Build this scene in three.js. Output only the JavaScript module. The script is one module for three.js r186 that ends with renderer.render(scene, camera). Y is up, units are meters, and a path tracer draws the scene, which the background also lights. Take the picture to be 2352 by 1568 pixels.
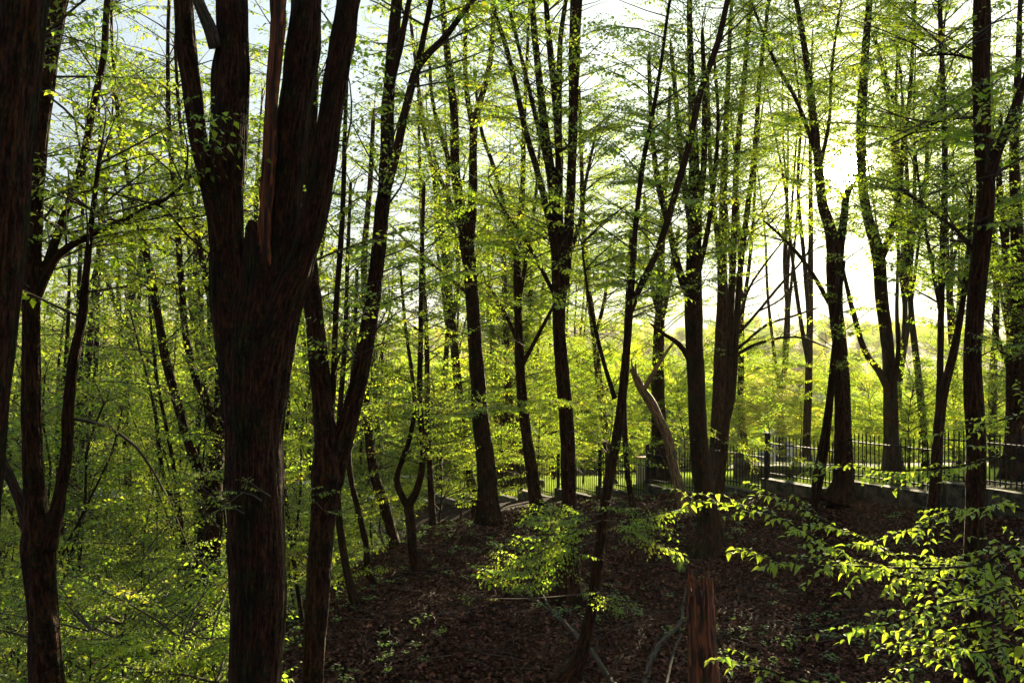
import * as THREE from 'three';
import { mergeGeometries } from 'three/addons/utils/BufferGeometryUtils.js';

// ---------------------------------------------------------------- camera, sky, sun, exposure
const scene = new THREE.Scene();
const FPX = 2037;                                        // focal length in units of a 2352 x 1568 picture
const camera = new THREE.PerspectiveCamera(2 * Math.atan(784 / FPX) * 180 / Math.PI, 2352 / 1568, 0.1, 4000);
camera.position.set(0, 0, 0);
camera.lookAt(0, 0, -10);
const renderer = new THREE.WebGLRenderer({ antialias: true });
renderer.toneMapping = THREE.LinearToneMapping;
renderer.toneMappingExposure = 6.4;
renderer.shadowMap.enabled = true;

const sunDir = new THREE.Vector3((1950 - 1176) / FPX, (784 - 392) / FPX, -1).normalize();
{
  const W = 2048, H = 1024, data = new Float32Array(W * H * 4), d = new THREE.Vector3();
  const mix = (a, b, t) => a + (b - a) * t;
  for (let r = 0; r < H; r++) {
    const up = ((r + 0.5) / H - 0.5) * Math.PI, e = Math.max(0, Math.sin(up));
    for (let c = 0; c < W; c++) {
      const ro = ((c + 0.5) / W - 0.5) * 2 * Math.PI;
      d.set(Math.cos(ro) * Math.cos(up), Math.sin(up), Math.sin(ro) * Math.cos(up));
      const th = Math.acos(Math.min(1, Math.max(-1, d.dot(sunDir))));
      const hz = Math.pow(1 - e, 4);
      const wide = 0.2 * Math.exp(-th / 0.6), mid = 0.14 * Math.exp(-th / 0.2) + 0.7 * Math.exp(-th / 0.05), core = 60 * Math.exp(-Math.pow(th / 0.012, 2));
      const o = (r * W + c) * 4;
      data[o] = mix(0.052, 0.068, hz) + wide * 0.9 + mid * 1.0 + core;
      data[o + 1] = mix(0.074, 0.08, hz) + wide * 0.96 + mid * 0.9 + core * 0.92;
      data[o + 2] = mix(0.118, 0.1, hz) + wide * 0.62 + mid * 0.45 + core * 0.7;
      data[o + 3] = 1;
    }
  }
  const sky = new THREE.DataTexture(data, W, H, THREE.RGBAFormat, THREE.FloatType);
  sky.mapping = THREE.EquirectangularReflectionMapping;
  sky.magFilter = THREE.LinearFilter; sky.needsUpdate = true;
  scene.background = sky; scene.environment = sky;
}
const sun = new THREE.DirectionalLight(new THREE.Color(1.0, 0.84, 0.54), 5);
sun.position.copy(sunDir).multiplyScalar(120);
sun.castShadow = true;
Object.assign(sun.shadow.camera, { left: -60, right: 60, top: 50, bottom: -50, near: 1, far: 400 });
sun.shadow.mapSize.set(4096, 4096);
scene.add(sun, sun.target);
scene.fog = new THREE.FogExp2(0xfff4dc, 0.00025);

// ---------------------------------------------------------------- helpers
function rngOf(s) { let a = (s * 2654435761) >>> 0 || 1; return () => { a = (a + 0x6d2b79f5) | 0; let t = Math.imul(a ^ (a >>> 15), 1 | a); t = (t + Math.imul(t ^ (t >>> 7), 61 | t)) ^ t; return ((t ^ (t >>> 14)) >>> 0) / 4294967296; }; }
const V = (x, y, z) => new THREE.Vector3(x, y, z);
const hash = (x, y, z) => { let h = Math.imul(x, 374761393) + Math.imul(y, 668265263) + Math.imul(z, 1274126177) | 0; h = Math.imul(h ^ (h >>> 13), 1274126177); return ((h ^ (h >>> 16)) >>> 0) / 4294967296; };
const sm = (t) => t * t * (3 - 2 * t);
const step = (a, b, x) => sm(Math.min(1, Math.max(0, (x - a) / (b - a))));
const lerp = (a, b, t) => a + (b - a) * t;
function noise(x, y, z = 0, px = 1e9, py = 1e9) {          // value noise 0..1, optional period
  const ix = Math.floor(x), iy = Math.floor(y), iz = Math.floor(z), fx = sm(x - ix), fy = sm(y - iy), fz = sm(z - iz);
  const w = (a, p) => p > 1e8 ? a : ((a % p) + p) % p;
  const h = (a, b, c) => hash(w(ix + a, px), w(iy + b, py), iz + c);
  const l = (c) => lerp(lerp(h(0, 0, c), h(1, 0, c), fx), lerp(h(0, 1, c), h(1, 1, c), fx), fy);
  return fz === 0 ? l(0) : lerp(l(0), l(1), fz);
}
const fbm = (x, y, o = 4) => { let s = 0, a = 0.5; for (let i = 0; i < o; i++, a /= 2, x *= 2.03, y *= 2.03) s += a * noise(x, y, i * 7); return s; };
const P = (px, py, d) => V((px - 1176) / FPX * d, (784 - py) / FPX * d, -d);
const taken = new Map();
function numbered(n) { const k = taken.get(n) || 0; taken.set(n, k + 1); return k ? n + '_' + String(k).padStart(3, '0') : n; }
function tag(o, label, category, group, kind) { if (label) o.userData.label = label; if (category) o.userData.category = category; if (group) o.userData.group = group; if (kind) o.userData.kind = kind; return o; }
function thing(name, at, label, category, group) { const g = new THREE.Group(); g.name = numbered(name); g.position.copy(at); scene.add(g); return tag(g, label, category, group); }
function part(name, geo, mat, parent, label) { const m = new THREE.Mesh(geo, mat); m.name = name; m.castShadow = m.receiveShadow = true; parent.add(m); if (label) m.userData.label = label; return m; }

// ---------------------------------------------------------------- terrain
const CTRL = [[4.7, -21.4, -5.15], [-0.65, -25, -5.15], [0.9, -14.5, -5.65], [8.4, -23, -4.25], [9, -19, -4.6], [-3.1, -20, -5.45], [11.6, -19.4, -3.8], [7.2, -25.3, -4.45], [-5.9, -46, -8.3],
  [0, -36.5, -6.55], [4.3, -29, -5.15], [-2.3, -26, -5.4], [-3.3, -24, -5.7], [-3.4, -18.4, -5.5], [1.2, -19, -5.5], [0.8, -28, -5.45], [-3.3, -14.5, -5.75], [5, -14.5, -5.5], [9, -14, -5.3],
  [-8, -14, -8.6], [-8, -22, -9], [-9, -30, -9.6], [-14, -20, -10], [-20, -30, -11], [-15, -45, -11.2], [-30, -60, -12], [-20, -80, -12.5], [-10, -60, -10], [-6, -36, -8.6],
  [2, -48, -7.7], [9, -40, -6.3], [16, -30, -4.7], [25, -30, -4.5], [24, -55, -8], [10, -65, -10], [16, -13, -4.6], [6, -9, -5.9], [0, -8, -6.2], [-6, -8.5, -7.8], [-13, -8, -9], [20, -2, -4.5],
  [0, 0, -1.7], [0, -3.5, -4.2], [6, 0, -2.6], [-6, 0, -3.4], [-16, 2, -5], [0, 8, 1.5], [-15, 12, 0], [15, 10, 0], [0, 30, 7], [-30, 30, 5], [30, 30, 6], [-40, -10, -8], [-45, -40, -11], [40, -10, -3.5], [45, -50, -8]];
const tps = (() => {
  const n = CTRL.length, N = n + 3, U = (r2) => r2 > 0 ? r2 * Math.log(r2) : 0, A = [];
  for (let i = 0; i < n; i++) { const [x, z, y] = CTRL[i], row = []; for (let j = 0; j < n; j++) row.push(U((x - CTRL[j][0]) ** 2 + (z - CTRL[j][1]) ** 2) + (i === j ? 0.6 : 0)); A.push([...row, 1, x, z, y]); }
  A.push([...CTRL.map(() => 1), 0, 0, 0, 0], [...CTRL.map((c) => c[0]), 0, 0, 0, 0], [...CTRL.map((c) => c[1]), 0, 0, 0, 0]);
  for (let i = 0; i < N; i++) { let p = i; for (let k = i + 1; k < N; k++) if (Math.abs(A[k][i]) > Math.abs(A[p][i])) p = k; [A[i], A[p]] = [A[p], A[i]]; for (let k = 0; k < N; k++) if (k !== i) { const f = A[k][i] / A[i][i]; if (f) for (let c = i; c <= N; c++) A[k][c] -= f * A[i][c]; } }
  const w = A.map((r, i) => r[N] / r[i]);
  return (x, z) => { let s = w[n] + w[n + 1] * x + w[n + 2] * z; for (let i = 0; i < n; i++) s += w[i] * U((x - CTRL[i][0]) ** 2 + (z - CTRL[i][1]) ** 2); return s; };
})();
function farGround(x, z) {
  const D = -z, behind = step(-10, 40, z);
  const valley = -10 - 16 * step(60, 190, D) + (fbm(x / 180 + 5, z / 180, 3) - 0.5) * 14 * step(90, 250, D) + step(230, 900, D) * (24 + 34 * fbm(x / 420 + 9.3, z / 420 + 3, 3));
  return lerp(valley, 4 + Math.min(40, z * 0.25), behind);
}
function height(x, z) {
  const r = Math.hypot(x, z + 25), w = step(48, 95, r);
  let y = w >= 1 ? farGround(x, z) : w <= 0 ? tps(x, z) : lerp(tps(x, z), farGround(x, z), w);
  if (r < 70) y += (fbm(x * 0.7, z * 0.7, 3) - 0.45) * 0.22 * (1 - w);
  return y;
}
function groundHit(px, py, d0 = 8, d1 = 60) {             // depth at which the ray through that point of the picture meets the ground
  let a = d0; for (let d = d0; d < d1; d += 0.1) { const p = P(px, py, d); if (p.y <= height(p.x, p.z)) return d; a = d; } return a;
}

// ---------------------------------------------------------------- textures and materials
function makeTex(w, h, f, srgb, rx = 1, ry = 1) {
  const data = new Uint8Array(w * h * 4);
  for (let y = 0; y < h; y++) for (let x = 0; x < w; x++) { const c = f(x, y), o = (y * w + x) * 4; data[o] = Math.max(0, Math.min(255, c[0] * 255)); data[o + 1] = Math.max(0, Math.min(255, c[1] * 255)); data[o + 2] = Math.max(0, Math.min(255, c[2] * 255)); data[o + 3] = 255; }
  const t = new THREE.DataTexture(data, w, h); t.wrapS = t.wrapT = THREE.RepeatWrapping; t.magFilter = THREE.LinearFilter; t.minFilter = THREE.LinearMipmapLinearFilter; t.repeat.set(rx, ry); if (srgb) t.colorSpace = THREE.SRGBColorSpace; t.needsUpdate = true; return t;
}
const pn = (x, y, nx, ny, s) => noise(x * nx, y * ny, s, nx, ny);       // periodic over 0..1
function furrow(u, v) {
  const warp = (pn(u, v, 6, 5, 3) - 0.5) * 0.10 + (pn(u, v, 14, 12, 4) - 0.5) * 0.04;
  const a = Math.abs(2 * pn((u + warp + 1) % 1, v, 16, 4, 11) - 1), b = Math.abs(2 * pn((u + warp * 1.4 + 1) % 1, v, 34, 10, 12) - 1);
  return Math.min(1, 0.25 + 0.55 * Math.pow(a, 0.7) + 0.22 * b + 0.14 * (pn(u, v, 90, 40, 13) - 0.5));
}
const barkBump = makeTex(512, 512, (x, y) => { const f = furrow(x / 512, y / 512); return [f, f, f]; }, false);
const barkMap = makeTex(512, 512, (x, y) => {
  const u = x / 512, v = y / 512, g = 0.75 + 0.5 * (pn(u, v, 60, 24, 21) - 0.5) + 0.35 * (pn(u, v, 8, 5, 22) - 0.5), lich = step(0.5, 0.72, pn(u, v, 5, 4, 23) * 0.6 + pn(u, v, 40, 30, 24) * 0.4);
  const q = 0.62 + 0.75 * pn(u, v, 46, 7, 25); return [lerp(0.94, 0.62, lich) * g * q, lerp(0.78, 0.86, lich) * g * q, lerp(0.68, 0.5, lich) * g * q];
}, true);
const barkMat = (r, g, b, bump = 0.02) => new THREE.MeshPhysicalMaterial({ specularIntensity: 0.35, color: new THREE.Color().setRGB(r, g, b), map: barkMap, bumpMap: barkBump, bumpScale: bump, roughness: 0.92 });
const BARK = barkMat(0.08, 0.038, 0.022, 0.05), BARK_THIN = barkMat(0.075, 0.04, 0.024, 0.014), BARK_FAR = BARK_THIN;
const woodMap = makeTex(512, 512, (x, y) => {
  const u = x / 512, v = y / 512, w = (pn(u, v, 5, 3, 31) - 0.5) * 0.12, s = pn((u + w + 1) % 1, v, 40, 3, 32), s2 = pn((u + w + 1) % 1, v, 110, 8, 33), dark = step(0.52, 0.64, pn((u + w + 1) % 1, v, 12, 3, 34) * 0.75 + 0.25 * s2), moss = step(0.66, 0.8, pn(u, v, 7, 6, 35));
  const g = 0.7 + 0.5 * (s - 0.5) + 0.4 * (s2 - 0.5);
  let c = [0.86 * g, 0.56 * g, 0.38 * g]; const dk = [0.36 * g, 0.22 * g, 0.15 * g], ms = [0.42 * g, 0.44 * g, 0.18 * g];
  c = c.map((k, i) => lerp(k, dk[i], dark)); return c.map((k, i) => lerp(k, ms[i], moss * 0.5));
}, true);
const woodBump = makeTex(512, 512, (x, y) => { const u = x / 512, v = y / 512, w = (pn(u, v, 5, 3, 31) - 0.5) * 0.12, f = 0.5 * pn((u + w + 1) % 1, v, 40, 3, 32) + 0.3 * pn((u + w + 1) % 1, v, 110, 8, 33) + 0.4 * pn((u + w + 1) % 1, v, 12, 3, 34); return [f, f, f]; }, false);
const WOOD = new THREE.MeshStandardMaterial({ color: new THREE.Color().setRGB(0.6, 0.42, 0.33), map: woodMap, bumpMap: woodBump, bumpScale: 0.02, roughness: 0.88 });
const WOOD_PALE = new THREE.MeshStandardMaterial({ color: new THREE.Color().setRGB(0.46, 0.33, 0.22), map: barkMap, bumpMap: woodBump, bumpScale: 0.006, roughness: 0.8 });
const WOOD_GREY = new THREE.MeshStandardMaterial({ color: new THREE.Color().setRGB(0.13, 0.11, 0.10), map: barkMap, bumpMap: woodBump, bumpScale: 0.01, roughness: 0.85 });
const TWIG = new THREE.MeshStandardMaterial({ color: new THREE.Color().setRGB(0.06, 0.042, 0.028), roughness: 0.9 });
const leafMat = (r, g, b, t = 0.64) => new THREE.MeshPhysicalMaterial({ color: new THREE.Color().setRGB(r, g, b), transmission: t, thickness: 0, roughness: 0.92, ior: 1.35, side: THREE.DoubleSide });
const LEAF = leafMat(0.39, 0.51, 0.026), LEAF_NEAR = leafMat(0.38, 0.51, 0.03), LEAF_YOUNG = leafMat(0.44, 0.47, 0.06), LEAF_FAR = LEAF, LEAF_LOW = leafMat(0.2, 0.32, 0.03);

// ---------------------------------------------------------------- tubes
function tube(pts, radii, o = {}) {
  const { seg = 10, every = 0.3, rough = 0.06, seed = 1, flare = 0, lobes = 5, tip = false, ridge = 0 } = o;
  const n = pts.length; if (n < 2) throw new Error('tube');
  const curve = new THREE.CatmullRomCurve3(pts, false, 'centripetal');
  const C = [], R = [];
  for (let i = 0; i < n - 1; i++) { const k = Math.max(1, Math.ceil(pts[i].distanceTo(pts[i + 1]) / every)); for (let j = 0; j < k; j++) { const f = j / k; C.push(curve.getPoint((i + f) / (n - 1))); R.push(lerp(radii[i], radii[i + 1], f)); } }
  C.push(pts[n - 1].clone()); R.push(tip ? radii[n - 1] * 0.3 : radii[n - 1]);
  const m = C.length, pos = [], uv = [], idx = [];
  let mean = 0; for (const r of R) mean += r / m;
  const rep = Math.max(1, Math.round(2 * Math.PI * mean / 0.6));
  let N = V(1, 0, 0), len = 0; const T = V(), B = V(), q = V();
  for (let i = 0; i < m; i++) {
    T.copy(C[Math.min(m - 1, i + 1)]).sub(C[Math.max(0, i - 1)]).normalize();
    N.addScaledVector(T, -N.dot(T)); if (N.lengthSq() < 1e-6) N.set(0, 0, 1).addScaledVector(T, -T.z); N.normalize(); B.crossVectors(T, N);
    if (i) len += C[i].distanceTo(C[i - 1]);
    const fl = flare ? Math.exp(-len / (0.9 * flare)) : 0;
    for (let k = 0; k <= seg; k++) {
      const a = k % seg / seg * 2 * Math.PI, ca = Math.cos(a), sa = Math.sin(a);
      let r = R[i] * (1 + rough * 2 * (noise(ca * 2.2 + seed * 9, sa * 2.2 + 31, len * 0.9 / Math.max(0.08, R[i] * 3)) - 0.5) + rough * 1.3 * (noise(ca * 7 + seed, sa * 7, len * 1.3) - 0.5));
      if (ridge) { const w = 1.6 * noise(ca * 3 + 7, sa * 3 + 7, len * 1.1), rr = Math.abs(2 * noise(a * 9 / 6.2832 * 2 + w + 50, len * 1.3 + seed, 3, 18) - 1), r2 = Math.abs(2 * noise(a * 40 / 6.2832 + w * 2 + 50, len * 2.2, 5, 40) - 1); r += ridge * (0.9 * rr + 0.8 * r2 - 0.8); }
      if (fl > 0.01) r *= 1 + fl * (0.35 + 0.55 * Math.max(0, Math.sin(a * lobes + seed * 3 + noise(ca + seed, sa, 0) * 3)));
      q.copy(C[i]).addScaledVector(N, ca * r).addScaledVector(B, sa * r); pos.push(q.x, q.y, q.z); uv.push(k / seg * rep, len / 0.9 + seed * 0.37);
      if (i && k) { const a1 = (i - 1) * (seg + 1) + k - 1, b1 = a1 + seg + 1; idx.push(a1, a1 + 1, b1 + 1, a1, b1 + 1, b1); }
    }
  }
  for (const [row, p] of [[0, C[0]], [m - 1, C[m - 1]]]) { const c = pos.length / 3; pos.push(p.x, p.y, p.z); uv.push(0.5, len); for (let k = 0; k < seg; k++) { const a = row * (seg + 1) + k; row ? idx.push(a, a + 1, c) : idx.push(a + 1, a, c); } }
  const g = new THREE.BufferGeometry(); g.setAttribute('position', new THREE.Float32BufferAttribute(pos, 3)); g.setAttribute('uv', new THREE.Float32BufferAttribute(uv, 2)); g.setIndex(idx); g.computeVertexNormals();
  const nn = g.attributes.normal; for (let i = 0; i < m; i++) { const a = i * (seg + 1), b = a + seg; q.set(nn.getX(a) + nn.getX(b), nn.getY(a) + nn.getY(b), nn.getZ(a) + nn.getZ(b)).normalize(); nn.setXYZ(a, q.x, q.y, q.z); nn.setXYZ(b, q.x, q.y, q.z); }
  g.userData = { C, R }; return g;
}
function thinTube(pts, r0, r1) {                         // a light four-sided twig without uv detail
  const pos = [], idx = [], seg = 4, m = pts.length, T = V(), N = V(0.3, 0.2, 0.9), B = V();
  for (let i = 0; i < m; i++) { T.copy(pts[Math.min(m - 1, i + 1)]).sub(pts[Math.max(0, i - 1)]).normalize(); N.addScaledVector(T, -N.dot(T)).normalize(); B.crossVectors(T, N); const r = lerp(r0, r1, i / (m - 1)); for (let k = 0; k < seg; k++) { const a = k / seg * 2 * Math.PI; pos.push(pts[i].x + r * (Math.cos(a) * N.x + Math.sin(a) * B.x), pts[i].y + r * (Math.cos(a) * N.y + Math.sin(a) * B.y), pts[i].z + r * (Math.cos(a) * N.z + Math.sin(a) * B.z)); if (i) { const p = (i - 1) * seg + k, p2 = (i - 1) * seg + (k + 1) % seg; idx.push(p, p2, p2 + seg, p, p2 + seg, p + seg); } } }
  const g = new THREE.BufferGeometry(); g.setAttribute('position', new THREE.Float32BufferAttribute(pos, 3)); g.setIndex(idx); g.computeVertexNormals(); return g;
}

// ---------------------------------------------------------------- leaves and sprays
function leafShape(L, W, fold, droop, detail) {          // points along +x, midrib raised or folded, flat normals come from the faces
  const rows = detail ? [0, 0.12, 0.32, 0.55, 0.78, 1] : [0, 0.42, 1], wid = detail ? [0.04, 0.55, 0.98, 0.9, 0.5, 0] : [0, 1, 0], out = [];
  const p = (t, s, w) => [t * L, Math.abs(s) * w * W / 2 * fold - droop * L * t * t, s * w * W / 2];
  for (let i = 0; i < rows.length - 1; i++) for (const s of [-1, 1]) {
    const a = p(rows[i], 0, 0), b = p(rows[i + 1], 0, 0), c = p(rows[i], s, wid[i]), d = p(rows[i + 1], s, wid[i + 1]);
    if (wid[i + 1] > 0) out.push(a, b, d); if (wid[i] > 0) out.push(a, wid[i + 1] > 0 ? d : b, c);
  }
  return out;
}
function sprayGeo(seed, n, L, leafL, leafW, detail = false) {
  const R = rngOf(seed), leaf = [], wood = [], m = new THREE.Matrix4(), e = new THREE.Euler(), q = new THREE.Quaternion(), v = V();
  const twigs = [[V(0, 0, 0), V(L, -0.06 * L, (R() - 0.5) * 0.15 * L)]];
  for (let k = 0; k < 3; k++) { const t = 0.25 + 0.22 * k, s = k % 2 ? 1 : -1, o = V(L * t, -0.06 * L * t, 0); twigs.push([o, o.clone().add(V(L * 0.42 * (0.8 + 0.4 * R()), (R() - 0.6) * 0.12 * L, s * L * (0.34 + 0.12 * R())))]); }
  const total = twigs.reduce((s, [a, b]) => s + a.distanceTo(b), 0);
  for (const [a, b] of twigs) {
    const dir = b.clone().sub(a), len = dir.length(), yaw = Math.atan2(-dir.z, dir.x), k = Math.max(3, Math.round(n * len / total));
    wood.push(thinTube([a, a.clone().lerp(b, 0.5).add(V(0, 0.012, 0)), b], 0.0032, 0.0016));
    for (let i = 0; i < k; i++) {
      const t = (i + 0.6 + 0.3 * R()) / k, at = a.clone().lerp(b, Math.min(1, t)), side = i % 2 ? 1 : -1, last = i === k - 1;
      e.set((R() - 0.5) * 1.5, yaw + (last ? 0 : side * (0.75 + 0.35 * R())), -0.5 + (R() - 0.5) * 1.2, 'YXZ'); q.setFromEuler(e);
      const sc = 0.45 + 0.85 * R(); m.compose(at, q, v.set(sc, sc, sc));
      for (const p of leafShape(leafL, leafW, 0.25 + 0.3 * R(), 0.1 + 0.25 * R(), detail)) { const w = V(...p).applyMatrix4(m); leaf.push(w.x, w.y, w.z); }
    }
  }
  const gl = new THREE.BufferGeometry(); gl.setAttribute('position', new THREE.Float32BufferAttribute(leaf, 3)); gl.computeVertexNormals();
  const gw = mergeGeometries(wood.map((g) => g.toNonIndexed())); 
  return mergeGeometries([gl, gw], true);
}
const SPRAYS = [1, 2, 3, 4].map((s) => sprayGeo(s, 22, 0.5, 0.066, 0.042));
const SPRAYS_NEAR = [11, 12, 13].map((s) => sprayGeo(s, 20, 0.46, 0.066, 0.04, true));
const SPRAYS_FAR = [21, 22].map((s) => sprayGeo(s, 20, 0.7, 0.082, 0.052));
const camPx = (p) => [1176 + p.x / -p.z * FPX, 784 - p.y / -p.z * FPX];
function openAir(p) {                                    // gaps in the leaves: towards the sun and over the valley
  if (p.z > -1) return 1;
  const [x, y] = camPx(p);
  if (((x - 1950) / 26) ** 2 + ((y - 388) / 34) ** 2 < 1) return 0;
  const g = ((x - 1800) / 105) ** 2 + ((y - 665) / 125) ** 2; if (g < 1) return 0.12;
  return 1;
}
function foliage(list, geos, leafM, parent, origin, seed, name = 'foliage') {   // list of {p, dir, up, s}
  const R = rngOf(seed), per = geos.map(() => []);
  list.forEach((s) => { if (R() < openAir(s.p)) per[Math.floor(R() * geos.length)].push(s); });
  per.forEach((l, k) => {
    if (!l.length) return;
    const im = new THREE.InstancedMesh(geos[k], [leafM, TWIG], l.length), m = new THREE.Matrix4(), z = V(), y = V(), c = new THREE.Color();
    l.forEach((s, i) => {
      const x = s.dir.clone().normalize(); z.crossVectors(x, s.up).normalize(); y.crossVectors(z, x);
      m.makeBasis(x.multiplyScalar(s.s), y.multiplyScalar(s.s), z.clone().multiplyScalar(s.s)); m.setPosition(s.p.x - origin.x, s.p.y - origin.y, s.p.z - origin.z); im.setMatrixAt(i, m);
      const t = 0.6 + 0.65 * R(), h = R() < 0.06 ? 0.45 : R() * 0.3; im.setColorAt(i, c.setRGB(t * (0.82 + h), t, t * (0.7 + 0.8 * R())));
    });
    im.name = name; im.castShadow = im.receiveShadow = true; im.userData.kind = 'stuff'; parent.add(im);
  });
}
// a bough from p along dir: returns its points; sprays are pushed to list
function bough(p, dir, L, R, list, twigs, o = {}) {
  const { gap = 0.17, from = 0.22, size = 1, flat = 0.6, r0 = 0.006 + 0.006 * L } = o, pts = [], d = dir.clone().normalize(), n = Math.max(4, Math.round(L / 0.35));
  const q = p.clone(), w = V(R() - 0.5, R() - 0.5, R() - 0.5).multiplyScalar(0.5);
  for (let i = 0; i <= n; i++) { pts.push(q.clone()); d.y -= (d.y - 0.22) * 0.9 / n; d.addScaledVector(w, 1 / n); d.x += (R() - 0.5) * 0.25; d.z += (R() - 0.5) * 0.25; d.y += (R() - 0.5) * 0.16; d.normalize(); q.addScaledVector(d, L / n); }
  twigs.push(thinTube(pts, r0, 0.003));
  const along = (t) => { const f = t * n, i = Math.min(n - 1, Math.floor(f)); return [pts[i].clone().lerp(pts[i + 1], f - i), pts[i + 1].clone().sub(pts[i]).normalize()]; };
  let side = 1;
  for (let s = from * L; s <= L; s += gap * (0.7 + 0.6 * R()), side = -side) {
    const [at, td] = along(Math.min(0.999, s / L)), last = s + gap > L, lat = V(-td.z, 0, td.x).multiplyScalar(side);
    const dir2 = td.clone().multiplyScalar(last ? 1 : 0.75).addScaledVector(lat, last ? 0 : 0.5 + 0.5 * R()); dir2.y += (R() - 0.55) * 0.3;
    list.push({ p: at, dir: dir2, up: V((R() - 0.5) * 2 * flat, 1, (R() - 0.5) * 2 * flat), s: size * (0.5 + 0.9 * R()) * (0.75 + 0.35 * Math.min(1, (1 - s / L) * 3)) });
  }
  return pts;
}
function crownOn(stems, R, list, twigs, o) {             // stems: [{C,R}] ; boughs spread over their length
  const { n, low, len = 1.6, gap = 0.17, size = 1, topLen = 1 } = o, cand = [];
  stems.forEach((s, si) => s.C.forEach((c, i) => { if (i && c.y > low) cand.push([si, i, c.distanceTo(s.C[i - 1])]); }));
  const sum = cand.reduce((a, c) => a + c[2], 0); if (!sum) return;
  for (let k = 0; k < n; k++) {
    let u = R() * sum, c = cand[0]; for (const e of cand) { u -= e[2]; if (u <= 0) { c = e; break; } }
    const s = stems[c[0]], p = s.C[c[1]], az = R() * 2 * Math.PI, el = 0.15 + 0.75 * R(), L = len * (0.45 + 0.9 * R()) * (p.y > 2 ? topLen : 1);
    bough(p.clone(), V(Math.cos(az) * Math.cos(el), Math.sin(el), Math.sin(az) * Math.cos(el)), L, R, list, twigs, { gap, size });
  }
}
const stemPts = (a, d, lean) => { const pts = [], rad = [], n = a.length / 3; for (let i = 0; i < n; i++) { const dd = d + lean * (i / Math.max(1, n - 1)); pts.push(P(a[i * 3], a[i * 3 + 1], dd)); rad.push(a[i * 3 + 2] / FPX * dd / 2); } return [pts, rad]; };
function grow(pts, rad, up = 3.5) { const n = pts.length, d = pts[n - 1].clone().sub(pts[n - 2]).normalize(); d.y = Math.max(d.y, 0.7); d.normalize(); for (let k = 1; k <= 2; k++) { pts.push(pts[pts.length - 1].clone().addScaledVector(d, up / 2).add(V(0.1 * k, 0, -0.08))); rad.push(rad[rad.length - 1] * 0.7); } }

let treeSeed = 100;
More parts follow.
